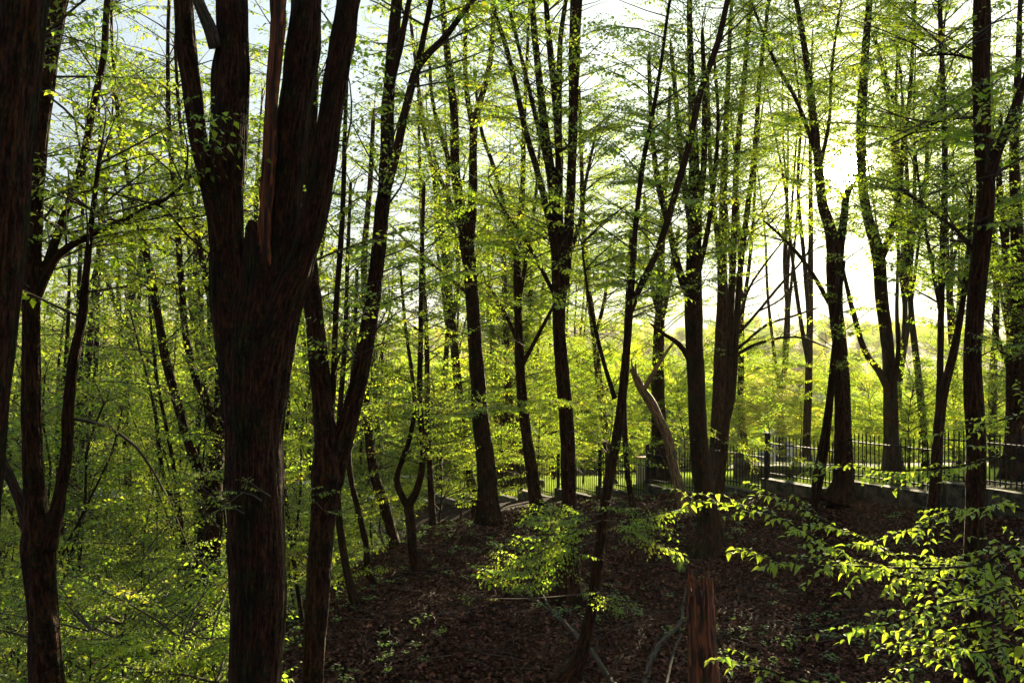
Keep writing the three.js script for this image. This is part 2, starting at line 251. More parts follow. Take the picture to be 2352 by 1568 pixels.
// o: trunk [x,y,w ...] base first, limbs, d (depth) or base on the ground where the ray meets it
function tree(o) {
  const seed = ++treeSeed, R = rngOf(seed), d = o.d ?? groundHit(o.trunk[0], o.trunk[1]);
  const lean = o.lean ?? (R() - 0.5) * 1.2, [tp, tr] = stemPts(o.trunk, d, lean * 0.5), b = tp[0], gy = height(b.x, b.z);
  if (o.d !== undefined) { if (tp[0].y > gy + 0.4) { const drop = tp[0].y - gy, k = V(tp[0].x + (tp[0].x - tp[1].x) * 0.15, gy - 0.1, tp[0].z); if (drop > 2.5) { tp.unshift(V(lerp(k.x, tp[0].x, 0.5), (gy + tp[0].y) / 2, tp[0].z)); tr.unshift(tr[0] * 1.04); } tp.unshift(k); tr.unshift(tr[0] * 1.1); } }
  else { tp.unshift(V(b.x, gy - 0.35, b.z)); tr.unshift(tr[0] * 1.1); }
  if (o.trunk[o.trunk.length - 2] < 60) grow(tp, tr);
  const base = V(tp[0].x, height(tp[0].x, tp[0].z), tp[0].z), g = thing(o.name ?? 'hornbeam_tree', base, o.label, 'tree', o.group), stems = [], twiggy = [], mat = o.mat ?? (tr[0] > 0.12 ? BARK : BARK_THIN);
  const place = (geo) => { geo.translate(-base.x, -base.y, -base.z); return geo; };
  const segs = (r) => o.ridge ? (r > 0.1 ? 110 : 60) : r > 0.25 ? 40 : r > 0.12 ? 22 : r > 0.06 ? 14 : 9;
  const tg = tube(tp, tr, { ridge: o.ridge, seg: segs(tr[0]), every: o.ridge ? 0.07 : tr[0] > 0.2 ? 0.12 : 0.22, rough: o.rough ?? 0.09, seed, flare: o.flare ?? tr[1] * 2.6, lobes: 4 + seed % 3 });
  stems.push({ C: tg.userData.C.map((c) => c.clone()), R: tg.userData.R }); const tm = part('trunk', place(tg), mat, g);
  (o.limbs ?? []).forEach((l, k) => {
    const sp = l.p ?? l, [pts, rad] = stemPts(sp, d + lean * 0.25, l.lean ?? (R() - 0.5) * 1.6);
    const n0 = sp.length; if (sp[n0 - 2] < 60 && !l.stop) grow(pts, rad);
    const lg = tube(pts, rad, { ridge: o.ridge && rad[0] > 0.08 ? o.ridge * 0.75 : 0, seg: segs(rad[0]), every: o.ridge ? 0.08 : rad[0] > 0.1 ? 0.14 : 0.25, rough: l.rough ?? 0.1, seed: seed * 7 + k, tip: !l.stop });
    if (l.twiggy) twiggy.push({ C: lg.userData.C.map((c) => c.clone()), R: lg.userData.R }); if (!l.bare) stems.push({ C: lg.userData.C.map((c) => c.clone()), R: lg.userData.R });
    part('limb', place(lg), l.mat ?? (rad[0] > 0.1 ? mat : mat === BARK ? BARK_THIN : mat), g, l.label);
  });
  for (const r of o.roots ?? []) { const [pts, rad] = stemPts(r, d, -0.3); pts.forEach((p, i) => { const y = height(p.x, p.z); if (i) p.y = y + rad[i] * 0.3; }); part('root', place(tube(pts, rad, { seg: 9, every: 0.12, rough: 0.2, seed: seed + 3, tip: true })), mat, g); }
  const list = [], twigs = [], c = { n: 40, low: base.y + 2.5, ...o.crown }; if (d > 16) c.n *= 1.35;
  if (c.n) { crownOn(stems, R, list, twigs, c); crownOn(stems, R, [], twigs, { ...c, n: c.n * 0.8, len: 1.4 }); }
  if (twiggy.length) { const few = []; crownOn(twiggy, R, few, twigs, { n: 110, low: -99, len: 1.5, gap: 0.3 }); list.push(...few.filter(() => R() < 0.35)); }
  for (const bb of o.boughs ?? []) {                       // hand placed low boughs: [x,y,x,y,...] at depth dd..dd2
    const pts = [], n = bb.p.length / 2; for (let i = 0; i < n; i++) pts.push(P(bb.p[i * 2], bb.p[i * 2 + 1], lerp(bb.d0 ?? d, bb.d1 ?? d, i / (n - 1))));
    twigs.push(...handBough(pts, R, list, bb));
  }
  if (twigs.length) { const tw = part('branchwork', place(mergeGeometries(twigs)), TWIG, g); tw.userData.kind = 'stuff'; }
  if (list.length) foliage(list, o.near ? SPRAYS_NEAR : SPRAYS, o.leaf ?? (o.near ? LEAF_NEAR : LEAF), g, base, seed + 5);
  return g;
}
function handBough(pts, R, list, o = {}) {
  const curve = new THREE.CatmullRomCurve3(pts), L = curve.getLength(), n = Math.max(5, Math.round(L / 0.2)), C = curve.getSpacedPoints(n), gap = o.gap ?? 0.13, out = [thinTube(C, o.r0 ?? 0.012, 0.003)];
  let side = 1; const from = o.from ?? 0.25;
  for (let s = from * L; s <= L; s += gap * (0.7 + 0.6 * R()), side = -side) {
    const t = Math.min(0.999, s / L), at = curve.getPointAt(t), td = curve.getTangentAt(t), last = s + gap > L, lat = V(-td.z, 0, td.x).normalize().multiplyScalar(side), w = (o.width ?? 1) * (0.5 + 0.6 * R());
    if (!last && R() < (o.side ?? 0.6)) { bough(at.clone(), td.clone().multiplyScalar(0.7).addScaledVector(lat, 0.8).add(V(0, 0.08 + 0.1 * R(), 0)), w * 0.75 * (1.2 - 0.6 * t), R, list, out, { gap: gap * 1.2, from: 0.15, size: o.size ?? 0.8, r0: 0.005 }); }
    list.push({ p: at, dir: td.clone().addScaledVector(lat, last ? 0 : 0.7), up: V((R() - 0.5) * 0.6, 1, (R() - 0.5) * 0.6), s: (o.size ?? 0.8) * (0.7 + 0.5 * R()) });
  }
  return out;
}

// ---------------------------------------------------------------- ground
const FENCE_B = V(7.4, 0, -25.7), FENCE_DIR = V(0.5387, 0, 0.8425), SPAN = 2.6;
const beyondFence = (x, z) => (x - FENCE_B.x) * FENCE_DIR.z - (z - FENCE_B.z) * FENCE_DIR.x;      // metres past the fence line, away from the camera
const litterMap = makeTex(1024, 1024, (x, y) => {
  const u = x / 1024, v = y / 1024, a = pn(u, v, 150, 150, 41), b = pn(u, v, 60, 60, 42), c = pn(u, v, 9, 9, 43), k = 0.55 + 0.55 * (a - 0.5) + 0.5 * (b - 0.5) + 0.3 * (c - 0.5), t = step(0.72, 0.85, a * 0.5 + b * 0.5);
  return [lerp(0.78 * k, 0.95, t * 0.5), lerp(0.66 * k, 0.82, t * 0.5), lerp(0.58 * k, 0.66, t * 0.5)];
}, true);
const litterBump = makeTex(1024, 1024, (x, y) => { const u = x / 1024, v = y / 1024, f = 0.5 * pn(u, v, 150, 150, 41) + 0.5 * pn(u, v, 60, 60, 42); return [f, f, f]; }, false);
{
  const axis = (lo, hi, a, b, fine, grow) => { const o = [a]; for (let x = a, s = fine; x < b - 1e-6;) { x += fine; o.push(x); } for (let x = o[o.length - 1], s = fine; x < hi;) { s *= grow; x += s; o.push(Math.min(hi, x)); } for (let x = a, s = fine; x > lo;) { s *= grow; x -= s; o.unshift(Math.max(lo, x)); } return o; };
  const xs = axis(-1100, 1100, -16, 20, 0.2, 1.12), zs = axis(-1400, 220, -50, -2, 0.2, 1.1), pos = [], col = [], uv = [], idx = [];
  zs.forEach((z, j) => xs.forEach((x, i) => {
    pos.push(x, height(x, z), z); uv.push(x / 2.5, z / 2.5);
    const n = fbm(x * 0.45, z * 0.45, 4), g = step(-0.4, 0.6, beyondFence(x, z) + (n - 0.5) * 1.2) * step(-80, -4, x * 4 + 26 + 10 * (n - 0.5)), D = -z, farF = step(80, 200, Math.hypot(x, z));
    const soil = [0.07, 0.033, 0.02], moss = [0.035, 0.045, 0.013], grass = [0.11, 0.19, 0.035], field = n > 0.5 ? [0.09, 0.14, 0.04] : [0.07, 0.1, 0.035], m = step(0.5, 0.66, fbm(x * 0.5 + 40, z * 0.5, 4)) * 0.8;
    let c = soil.map((k, q) => lerp(k, moss[q], m)); c = c.map((k, q) => lerp(k, grass[q], g)); c = c.map((k, q) => lerp(k, field[q], farF)); col.push(...c.map((k) => k * 1.6));
    if (i && j) { const a = (j - 1) * xs.length + i - 1, b = a + xs.length; idx.push(a, b, b + 1, a, b + 1, a + 1); }
  }));
  const g = new THREE.BufferGeometry(); g.setAttribute('position', new THREE.Float32BufferAttribute(pos, 3)); g.setAttribute('uv', new THREE.Float32BufferAttribute(uv, 2)); g.setAttribute('color', new THREE.Float32BufferAttribute(col, 3)); g.setIndex(idx); g.computeVertexNormals();
  const m = part('ground', g, new THREE.MeshPhysicalMaterial({ specularIntensity: 0.15, vertexColors: true, map: litterMap, bumpMap: litterBump, bumpScale: 0.03, roughness: 0.95 }), scene);
  tag(m, 'brown forest floor of leaf litter on the slope', null, null, 'structure');
}
// a pale path in the valley floor seen between the trunks on the far side of the ravine
{
  const pts = []; for (let i = 0; i <= 30; i++) { const x = lerp(-60, -8, i / 30), z = -74 - 3 * Math.sin(i * 0.25); pts.push([x, z]); }
  const pos = [], idx = []; pts.forEach(([x, z], i) => { for (const s of [-2.2, -1, 0, 1, 2.2]) pos.push(x, height(x, z + s) + 0.06, z + s); if (i) for (let k = 0; k < 4; k++) { const a = (i - 1) * 5 + k; idx.push(a, a + 1, a + 6, a, a + 6, a + 5); } });
  const g = new THREE.BufferGeometry(); g.setAttribute('position', new THREE.Float32BufferAttribute(pos, 3)); g.setIndex(idx); g.computeVertexNormals();
  tag(part('path', g, new THREE.MeshStandardMaterial({ color: new THREE.Color().setRGB(0.45, 0.43, 0.38), roughness: 0.6, side: THREE.DoubleSide }), scene), 'pale path running behind the trunks of the ravine', null, null, 'structure');
}

// ---------------------------------------------------------------- fence and its plinth
{
  const iron = new THREE.MeshPhysicalMaterial({ specularIntensity: 0.12, color: new THREE.Color().setRGB(0.02, 0.02, 0.022), roughness: 0.75, metalness: 0 });
  const conc = new THREE.MeshStandardMaterial({ color: new THREE.Color().setRGB(0.16, 0.135, 0.1), map: makeTex(256, 256, (x, y) => { const u = x / 256, v = y / 256, k = 0.7 + 0.35 * (pn(u, v, 40, 40, 51) - 0.5) + 0.5 * (pn(u, v, 6, 6, 52) - 0.5), m = step(0.58, 0.75, pn(u, v, 8, 8, 53)); return [lerp(k, 0.45 * k, m), lerp(k, 0.6 * k, m), lerp(0.95 * k, 0.3 * k, m)]; }, true), bumpMap: litterBump, bumpScale: 0.006, roughness: 0.9 });
  const top = (k) => k <= 0 ? -3.97 + 0.43 * k : -3.97 + 0.31 * k, at = (k) => FENCE_B.clone().addScaledVector(FENCE_DIR, k * SPAN), yaw = Math.atan2(-FENCE_DIR.z, FENCE_DIR.x);
  const o = at(0); o.y = top(0);
  const fence = thing('iron_fence', o, 'black iron picket fence stepping down the slope in front of the graves', 'fence');
  const wall = thing('plinth_wall', V(o.x, o.y - 0.6, o.z), 'low stepped concrete plinth under the iron fence', 'wall');
  const post = mergeGeometries([new THREE.BoxGeometry(0.085, 1.34, 0.085).translate(0, 0.65, 0), new THREE.BoxGeometry(0.1, 0.03, 0.1).translate(0, 1.335, 0)]);
  const picket = mergeGeometries([new THREE.CylinderGeometry(0.016, 0.016, 1.16, 6).translate(0, 0.62, 0), new THREE.ConeGeometry(0.017, 0.07, 6).translate(0, 1.235, 0)]);
  const rail = new THREE.BoxGeometry(SPAN - 0.09, 0.035, 0.04), N = 21;
  for (let k = -11; k < 4; k++) {
    const a = at(k), y = top(k), tiltJ = (hash(k + 50, 3, 1) - 0.5) * 0.02;
    const put = (name, geo, mat, par, s, dy, rz = 0) => { const m = part(name, geo, mat, par); m.position.set(a.x + FENCE_DIR.x * s - par.position.x, y + dy - par.position.y, a.z + FENCE_DIR.z * s - par.position.z); m.rotation.set(0, yaw, rz, 'YXZ'); return m; };
    put('post', post, iron, fence, 0, -0.02, tiltJ);
    if (k === 3) break;
    for (const dy of [0.17, 1.03]) put('rail', rail, iron, fence, SPAN / 2, dy, tiltJ * 0.5);
    for (let i = 0; i < N; i++) { const m = put('picket', picket, iron, fence, (i + 0.75) / (N + 0.5) * SPAN, 0.02, (hash(k + 60, i, 2) - 0.5) * 0.03); m.position.y += (hash(k + 60, i, 5) - 0.5) * 0.015; }
    const mid = a.clone().addScaledVector(FENCE_DIR, SPAN / 2), gb = Math.min(height(a.x, a.z), height(mid.x, mid.z), height(at(k + 1).x, at(k + 1).z)) - 0.5, h = y - gb;
    const wg = new THREE.BoxGeometry(SPAN - 0.008, h, 0.26, 6, 3, 2), p = wg.attributes.position; for (let i = 0; i < p.count; i++) p.setXYZ(i, p.getX(i), p.getY(i) + (Math.abs(p.getX(i)) < SPAN / 2 - 0.05 ? (hash(i, k + 70, 4) - 0.5) * 0.02 : 0), p.getZ(i)); wg.computeVertexNormals();
    const uvw = wg.attributes.uv; for (let i = 0; i < uvw.count; i++) uvw.setXY(i, uvw.getX(i) * 2.6 + k * 0.37, uvw.getY(i) * 1);
    put('wall_segment', wg, conc, wall, SPAN / 2 - 0.1, -h / 2);
  }
}

// ---------------------------------------------------------------- graves beyond the fence
{
  const stoneTex = makeTex(256, 256, (x, y) => { const u = x / 256, v = y / 256, k = 0.75 + 0.5 * (pn(u, v, 50, 50, 61) - 0.5) + 0.4 * (pn(u, v, 7, 7, 62) - 0.5), m = step(0.45, 0.62, pn(u, v, 6, 8, 63) * 0.7 + 0.3 * pn(u, v, 30, 30, 64)); return [lerp(k, 0.72 * k, m), lerp(k, 0.66 * k, m), lerp(k, 0.2 * k, m)]; }, true);
  const mossy = new THREE.MeshStandardMaterial({ color: new THREE.Color().setRGB(0.26, 0.22, 0.13), map: stoneTex, bumpMap: litterBump, bumpScale: 0.01, roughness: 0.95 }), grey = new THREE.MeshStandardMaterial({ color: new THREE.Color().setRGB(0.3, 0.31, 0.32), roughness: 0.7 }), pale = new THREE.MeshStandardMaterial({ color: new THREE.Color().setRGB(0.5, 0.47, 0.42), roughness: 0.7 }), dark = new THREE.MeshStandardMaterial({ color: new THREE.Color().setRGB(0.05, 0.05, 0.055), roughness: 0.35 }), moss = new THREE.MeshStandardMaterial({ color: new THREE.Color().setRGB(0.13, 0.15, 0.03), roughness: 1 }), rust = new THREE.MeshStandardMaterial({ color: new THREE.Color().setRGB(0.45, 0.16, 0.04), roughness: 0.8 });
  const slab = (w, h, t, round) => { const s = new THREE.Shape(); s.moveTo(-w / 2, -0.3); s.lineTo(w / 2, -0.3); s.lineTo(w / 2, h - round); if (round) s.bezierCurveTo(w / 2, h, w * 0.28, h, 0, h); if (round) s.bezierCurveTo(-w * 0.28, h, -w / 2, h, -w / 2, h - round); else s.lineTo(-w / 2, h); s.closePath(); const g = new THREE.ExtrudeGeometry(s, { depth: t, bevelEnabled: true, bevelSize: 0.015, bevelThickness: 0.015, bevelSegments: 2, curveSegments: 8 }); g.translate(0, 0, -t / 2); return g; };
  const grave = (px, d, w, h, t, round, mat, label, turn = 0.3, tilt = 0) => { const x = (px - 1176) / FPX * d, p = V(x, height(x, -d), -d), g = thing('gravestone', p, label, 'gravestone', 'gravestones behind the fence'); g.rotation.set(0, turn, tilt); part('headstone', slab(w, h, t, round), mat, g); part('footing', new THREE.BoxGeometry(w + 0.16, 0.24, t + 0.2).translate(0, 0.03, 0), grey, g); return g; };
  grave(1705, 29.3, 0.5, 1.1, 0.16, 0.18, mossy, 'mossy brown gravestone with rounded top close behind the fence', 0.15, 0.02);
  grave(1751, 32, 0.3, 1.1, 0.12, 0.12, grey, 'narrow grey gravestone beside the mossy tomb', 0.2);
  grave(1482, 34, 0.62, 1.15, 0.3, 0, pale, 'pale square-topped stone block behind the fence with a rusty cap', 0.35).add((() => { const m = new THREE.Mesh(new THREE.BoxGeometry(0.7, 0.035, 0.38).translate(0, 1.185, 0), rust); m.name = 'cap'; return m; })());
  grave(1026, 45, 0.5, 0.85, 0.14, 0.25, dark, 'dark round-topped gravestone in shade beyond the lower fence', 0.2);
  grave(1236, 38, 0.5, 0.6, 0.2, 0.2, mossy, 'squat mossy gravestone low behind the fence', 0.2, -0.05);
  {
    const d = 28.6, x = (1800 - 1176) / FPX * d, p = V(x, height(x, -d), -d), g = thing('tomb_slab', p, 'long low tomb with a moss-covered lid behind the fence', 'tomb'); g.rotation.y = -0.1;
    part('chest', new THREE.BoxGeometry(1.9, 0.75, 0.8).translate(0, 0.12, 0), mossy, g);
    const lid = new THREE.BoxGeometry(2.08, 0.1, 0.95, 16, 2, 8), q = lid.attributes.position; for (let i = 0; i < q.count; i++) if (q.getY(i) > 0.04) q.setY(i, 0.05 + 0.05 * noise(q.getX(i) * 5, q.getZ(i) * 5, 2)); lid.computeVertexNormals();
    part('lid', lid.translate(0, 0.553, 0), moss, g);
  }
  {
    const d = 33.5, x = (1826 - 1176) / FPX * d, p = V(x, height(x, -d), -d), g = thing('slatted_railing', p, 'dark railing of upright slats around a grave', 'railing'); g.rotation.y = 0.05;
    for (let i = 0; i < 15; i++) part('slat', new THREE.BoxGeometry(0.05, 0.62, 0.02), dark, g).position.set(-0.6 + i * 0.086, 0.62, 0);
    for (const y of [0.36, 0.86]) part('rail', new THREE.BoxGeometry(1.36, 0.05, 0.03), dark, g).position.set(0, y, -0.03);
    for (const sx of [-0.66, 0.66]) part('post', new THREE.BoxGeometry(0.06, 1.1, 0.06), dark, g).position.set(sx, 0.45, -0.03);
  }
}

// ---------------------------------------------------------------- main trees, points in a 2352 x 1568 frame, base first
tree({ label: 'huge dark trunk cut by the picture edge, lit along one side', d: 7, lean: 0.3, ridge: 0.014, trunk: [-72, 1290, 112, -54, 1100, 108, -34, 900, 102, -12, 700, 104, 5, 500, 106, 20, 300, 106, 40, 120, 108, 56, -30, 112], limbs: [[12, 620, 40, -10, 480, 34, -20, 300, 30, -24, 100, 26, -26, -20, 24]], crown: { n: 26, low: 2, len: 1.6 } });
tree({ label: 'forked tree with pale edges beside the huge dark edge trunk', d: 10.5, lean: -0.3, ridge: 0.008, trunk: [108, 1568, 72, 98, 1400, 64, 88, 1260, 70, 78, 1130, 46, 72, 950, 42, 70, 800, 40, 72, 660, 38, 82, 430, 36, 100, 230, 36, 128, 40, 38],
  limbs: [[110, 1260, 40, 138, 1130, 27, 152, 1040, 26, 156, 940, 26, 168, 830, 24, 188, 730, 20, 196, 640, 16, 210, 500, 12, 232, 330, 9], [78, 1250, 36, 52, 1170, 26, 28, 1110, 22, 5, 1060, 20, -15, 980, 18], [72, 690, 26, 105, 610, 20, 145, 500, 17, 188, 375, 17, 212, 250, 16, 236, 140, 15, 246, 0, 14],
    [72, 700, 26, 130, 590, 18, 215, 535, 13, 300, 497, 11, 390, 450, 8, 450, 392, 5], [300, 497, 8, 360, 470, 6, 430, 540, 5, 480, 585, 4]], crown: { n: 60, low: 0.2, len: 1.5 },
  boughs: [{ p: [160, 960, 230, 975, 300, 1015, 350, 1080, 400, 1180, 440, 1270, 505, 1340], d0: 10.5, d1: 11, from: 0.1, gap: 0.6, side: 0.1, r0: 0.022, size: 0.6 }] });
tree({ label: 'dark tree forking low behind the great pollard, limbs sweeping outwards', d: 17, lean: 0.4, trunk: [474, 1410, 40, 482, 1290, 38, 490, 1190, 40, 494, 1100, 34, 502, 1000, 30, 506, 880, 26, 504, 740, 24, 496, 600, 20, 470, 420, 16],
  limbs: [[488, 1150, 32, 468, 1108, 26, 436, 1024, 22, 405, 919, 20, 382, 834, 20, 368, 760, 19, 345, 625, 18, 320, 525, 15, 300, 440, 12, 280, 340, 10, 262, 180, 8, 255, 40, 6], [496, 1000, 24, 470, 915, 18, 446, 860, 17, 428, 780, 16, 416, 650, 15, 404, 480, 13, 388, 300, 11, 385, 150, 9, 388, 0, 8], [494, 740, 16, 466, 610, 14, 446, 500, 12, 428, 400, 10, 410, 250, 8, 400, 80, 6]], crown: { n: 80, low: -3.5, len: 1.9 } });
tree({ name: 'pollard_hornbeam', label: 'great pollard trunk splitting into five thick upright limbs', d: 10, lean: 0, rough: 0.07, flare: 0, ridge: 0.018,
  trunk: [586, 1568, 115.3, 592, 1420, 120.9, 592, 1290, 128.3, 586, 1150, 126.5, 582, 1000, 126.5, 578, 900, 130.2, 578, 810, 130.2, 582, 720, 111.6, 588, 640, 78.1, 586, 575, 55.8, 578, 520, 31.6, 574, 505, 9.3],
  limbs: [{ p: [560, 960, 89.3, 550, 860, 96.7, 536, 760, 93, 526, 660, 83.7, 520, 560, 78.1, 518, 440, 74.4, 524, 300, 81.8, 528, 180, 81.8, 532, 60, 70.7, 531, -40, 68.8], stop: 1, bare: 1, lean: 0.2 }, { p: [512, 580, 46.5, 496, 500, 42.8, 478, 420, 39.1, 455, 320, 40.9, 440, 210, 42.8, 426, 100, 43.7, 420, -30, 44.6], stop: 1, bare: 1, lean: 0.15 },
    { p: [606, 620, 46.5, 606, 550, 35.3, 608, 480, 27.9, 616, 380, 27.9, 622, 260, 29.8, 630, 130, 33.5, 640, -30, 33.5], stop: 1, bare: 1, mat: WOOD, lean: -0.1, rough: 0.24, label: 'barkless reddish dead limb in the crotch' }, { p: [604, 880, 83.7, 618, 780, 89.3, 636, 680, 78.1, 648, 590, 65.1, 654, 500, 59.5, 660, 400, 67, 672, 280, 76.3, 690, 150, 78.1, 702, 40, 72.5, 705, -40, 68.8], stop: 1, bare: 1, lean: 0.25 },
    { p: [596, 1000, 93, 610, 900, 102.3, 626, 800, 102.3, 652, 700, 83.7, 690, 600, 63.2, 722, 490, 57.7, 742, 380, 53.9, 758, 270, 53.9, 776, 150, 55.8, 792, 60, 55.8, 806, -40, 52.1], stop: 1, bare: 1, lean: -0.2 }, { p: [494, 110, 27.9, 482, 66, 29.8, 466, 30, 27.9, 446, -20, 26], stop: 1, bare: 1, mat: WOOD_GREY, lean: -0.15, label: 'broken grey stub limb' }],
  crown: { n: 0 }, near: 1, boughs: [{ p: [600, 1150, 560, 1130, 520, 1160, 490, 1180], d0: 9.6, d1: 9.1, gap: 0.3, side: 0.15, size: 0.55, from: 0.35 }, { p: [620, 1140, 590, 1120, 565, 1100], d0: 9.6, d1: 9.2, gap: 0.2, side: 0.1, size: 0.5, from: 0.3 }, { p: [560, 1180, 530, 1165, 508, 1168], d0: 9.6, d1: 9.3, gap: 0.12, side: 0.2, size: 0.5 }] });
tree({ label: 'smooth twin-stemmed tree next to the great pollard, forking at half height', d: 12.5, lean: 0.2, ridge: 0.008, trunk: [718, 1568, 46, 724, 1450, 50, 732, 1330, 54, 742, 1200, 58, 752, 1090, 74, 748, 1010, 52, 738, 900, 46, 728, 790, 44, 716, 680, 42, 706, 560, 38, 708, 400, 34, 714, 250, 32, 716, 80, 28],
  limbs: [[762, 1110, 52, 790, 1000, 46, 822, 880, 40, 846, 750, 38, 864, 620, 34, 876, 500, 32, 887, 380, 31, 890, 250, 29, 902, 110, 27, 914, -20, 24], [884, 450, 22, 908, 360, 20, 936, 235, 19, 962, 150, 18, 1024, 82, 15, 1084, 2, 12], [958, 158, 14, 978, 60, 13, 992, -10, 11], [896, 200, 16, 918, 110, 15, 940, 0, 12], [752, 1000, 16, 764, 900, 14, 772, 700, 13, 786, 500, 12, 792, 300, 10, 798, 120, 8]], crown: { n: 62, low: -0.6, len: 1.7 },
  near: 1, boughs: [{ p: [740, 1170, 720, 1150, 690, 1145, 670, 1160], d0: 12.3, d1: 11.6, gap: 0.16, side: 0.2, size: 0.55 }, { p: [750, 1180, 775, 1172, 800, 1180], d0: 12.3, d1: 11.8, gap: 0.14, side: 0.2, size: 0.55 }] });
tree({ name: 'crooked_tree', label: 'small trunk bowing at its foot, first on the edge of the bank', trunk: [818, 1392, 20, 808, 1360, 20, 792, 1290, 18, 778, 1190, 17, 772, 1080, 15, 780, 950, 13, 792, 780, 11, 798, 600, 9, 805, 420, 7], crown: { n: 22, low: -2.6, len: 1.1 } });
tree({ name: 'crooked_tree', label: 'slim trunk hooked like a bent knee on the bank edge', trunk: [862, 1342, 16, 846, 1318, 17, 842, 1260, 15, 822, 1170, 14, 804, 1090, 13, 800, 980, 12, 812, 820, 10, 820, 620, 8], crown: { n: 20, low: -2.6, len: 1.1 } });
tree({ name: 'crooked_tree', label: 'leaning trunk rising from the bank beside the knee-bent one', trunk: [908, 1256, 26, 896, 1210, 24, 880, 1155, 23, 858, 1085, 22, 844, 960, 21, 838, 870, 20, 842, 760, 18, 836, 600, 15, 850, 420, 12, 858, 250, 9], limbs: [[840, 780, 12, 870, 640, 10, 888, 470, 8, 905, 300, 6]], crown: { n: 34, low: -2.8, len: 1.4 } });
tree({ name: 'crooked_tree', label: 'lyre-shaped tree whose two stems curve apart from a low fork', trunk: [960, 1316, 28, 946, 1250, 20, 942, 1190, 21, 938, 1160, 24, 952, 1138, 18, 968, 1085, 15, 972, 1030, 14, 964, 930, 13, 966, 780, 12, 968, 600, 10, 974, 420, 8], limbs: [[938, 1165, 18, 918, 1128, 15, 911, 1100, 13, 922, 1062, 12, 940, 1010, 11, 952, 940, 10, 946, 860, 9, 930, 740, 7, 918, 600, 6]], crown: { n: 34, low: -2.9, len: 1.2 }, roots: [[960, 1310, 14, 930, 1325, 10, 890, 1352, 6], [965, 1312, 14, 990, 1325, 9, 1010, 1330, 5]] });
tree({ name: 'slender_tree', label: 'thin straight tree between the lyre-shaped tree and the fence trunks', trunk: [994, 1210, 17, 989, 1110, 14, 983, 984, 13, 980, 784, 12, 973, 650, 11, 968, 500, 9, 962, 300, 7, 960, 100, 5], crown: { n: 34, low: -2.8, len: 1.2 } });
tree({ label: 'slim trunk leaning against the line of the straight tall one', trunk: [1100, 1190, 26, 1090, 1140, 24, 1076, 1084, 22, 1060, 970, 21, 1047, 840, 19, 1036, 720, 18, 1022, 600, 17, 1011, 500, 15, 1000, 420, 13, 975, 300, 10, 955, 150, 8, 940, 10, 7], limbs: [[1040, 740, 12, 1052, 600, 11, 1030, 480, 9, 990, 330, 7]], crown: { n: 56, low: -2, len: 1.6 } });
tree({ label: 'tall straight trunk in the middle of the slope, forking high', trunk: [1124, 1206, 50, 1121, 1140, 43, 1117, 1084, 41, 1104, 959, 38, 1092, 800, 32, 1082, 660, 30, 1072, 560, 32, 1058, 480, 24, 1046, 400, 22, 1043, 260, 19, 1028, 130, 16, 1016, 0, 13],
  limbs: [[1074, 580, 26, 1086, 440, 20, 1087, 340, 18, 1088, 290, 19, 1104, 230, 14, 1124, 155, 13, 1134, 40, 10], [1087, 300, 14, 1072, 210, 12, 1068, 110, 10, 1076, 0, 8], [1046, 420, 12, 1020, 330, 11, 995, 240, 9, 985, 120, 7], [1070, 560, 12, 1020, 430, 10, 985, 350, 8, 960, 240, 6], [1082, 680, 9, 1010, 620, 8, 940, 560, 6, 890, 510, 4]], crown: { n: 90, low: 0, len: 1.8 }, roots: [[1124, 1200, 20, 1150, 1206, 12, 1165, 1210, 6]] });
tree({ label: 'slim dark trunk next along from the straight tall one', trunk: [1236, 1184, 34, 1228, 1130, 26, 1220, 1070, 26, 1204, 960, 24, 1194, 834, 21, 1190, 725, 18, 1188, 600, 17, 1200, 440, 13, 1203, 300, 10, 1210, 150, 8, 1216, 10, 6],
  limbs: [[1189, 610, 14, 1166, 505, 11, 1132, 378, 10, 1106, 300, 8, 1090, 180, 6], [1190, 700, 11, 1215, 560, 9, 1232, 440, 8, 1240, 330, 6], [1192, 790, 10, 1150, 700, 8, 1110, 640, 7, 1050, 560, 5], [1194, 850, 11, 1225, 790, 10, 1262, 720, 8, 1300, 640, 5]], crown: { n: 80, low: -1.5, len: 1.8 },
  boughs: [{ p: [1196, 940, 1150, 935, 1090, 940, 1020, 955], d0: 20, d1: 16, gap: 0.16, width: 1.3, size: 0.8, from: 0.1 }, { p: [1196, 940, 1250, 940, 1300, 925, 1350, 930], d0: 20, d1: 17, gap: 0.16, width: 1.2, size: 0.8, from: 0.1 }] });
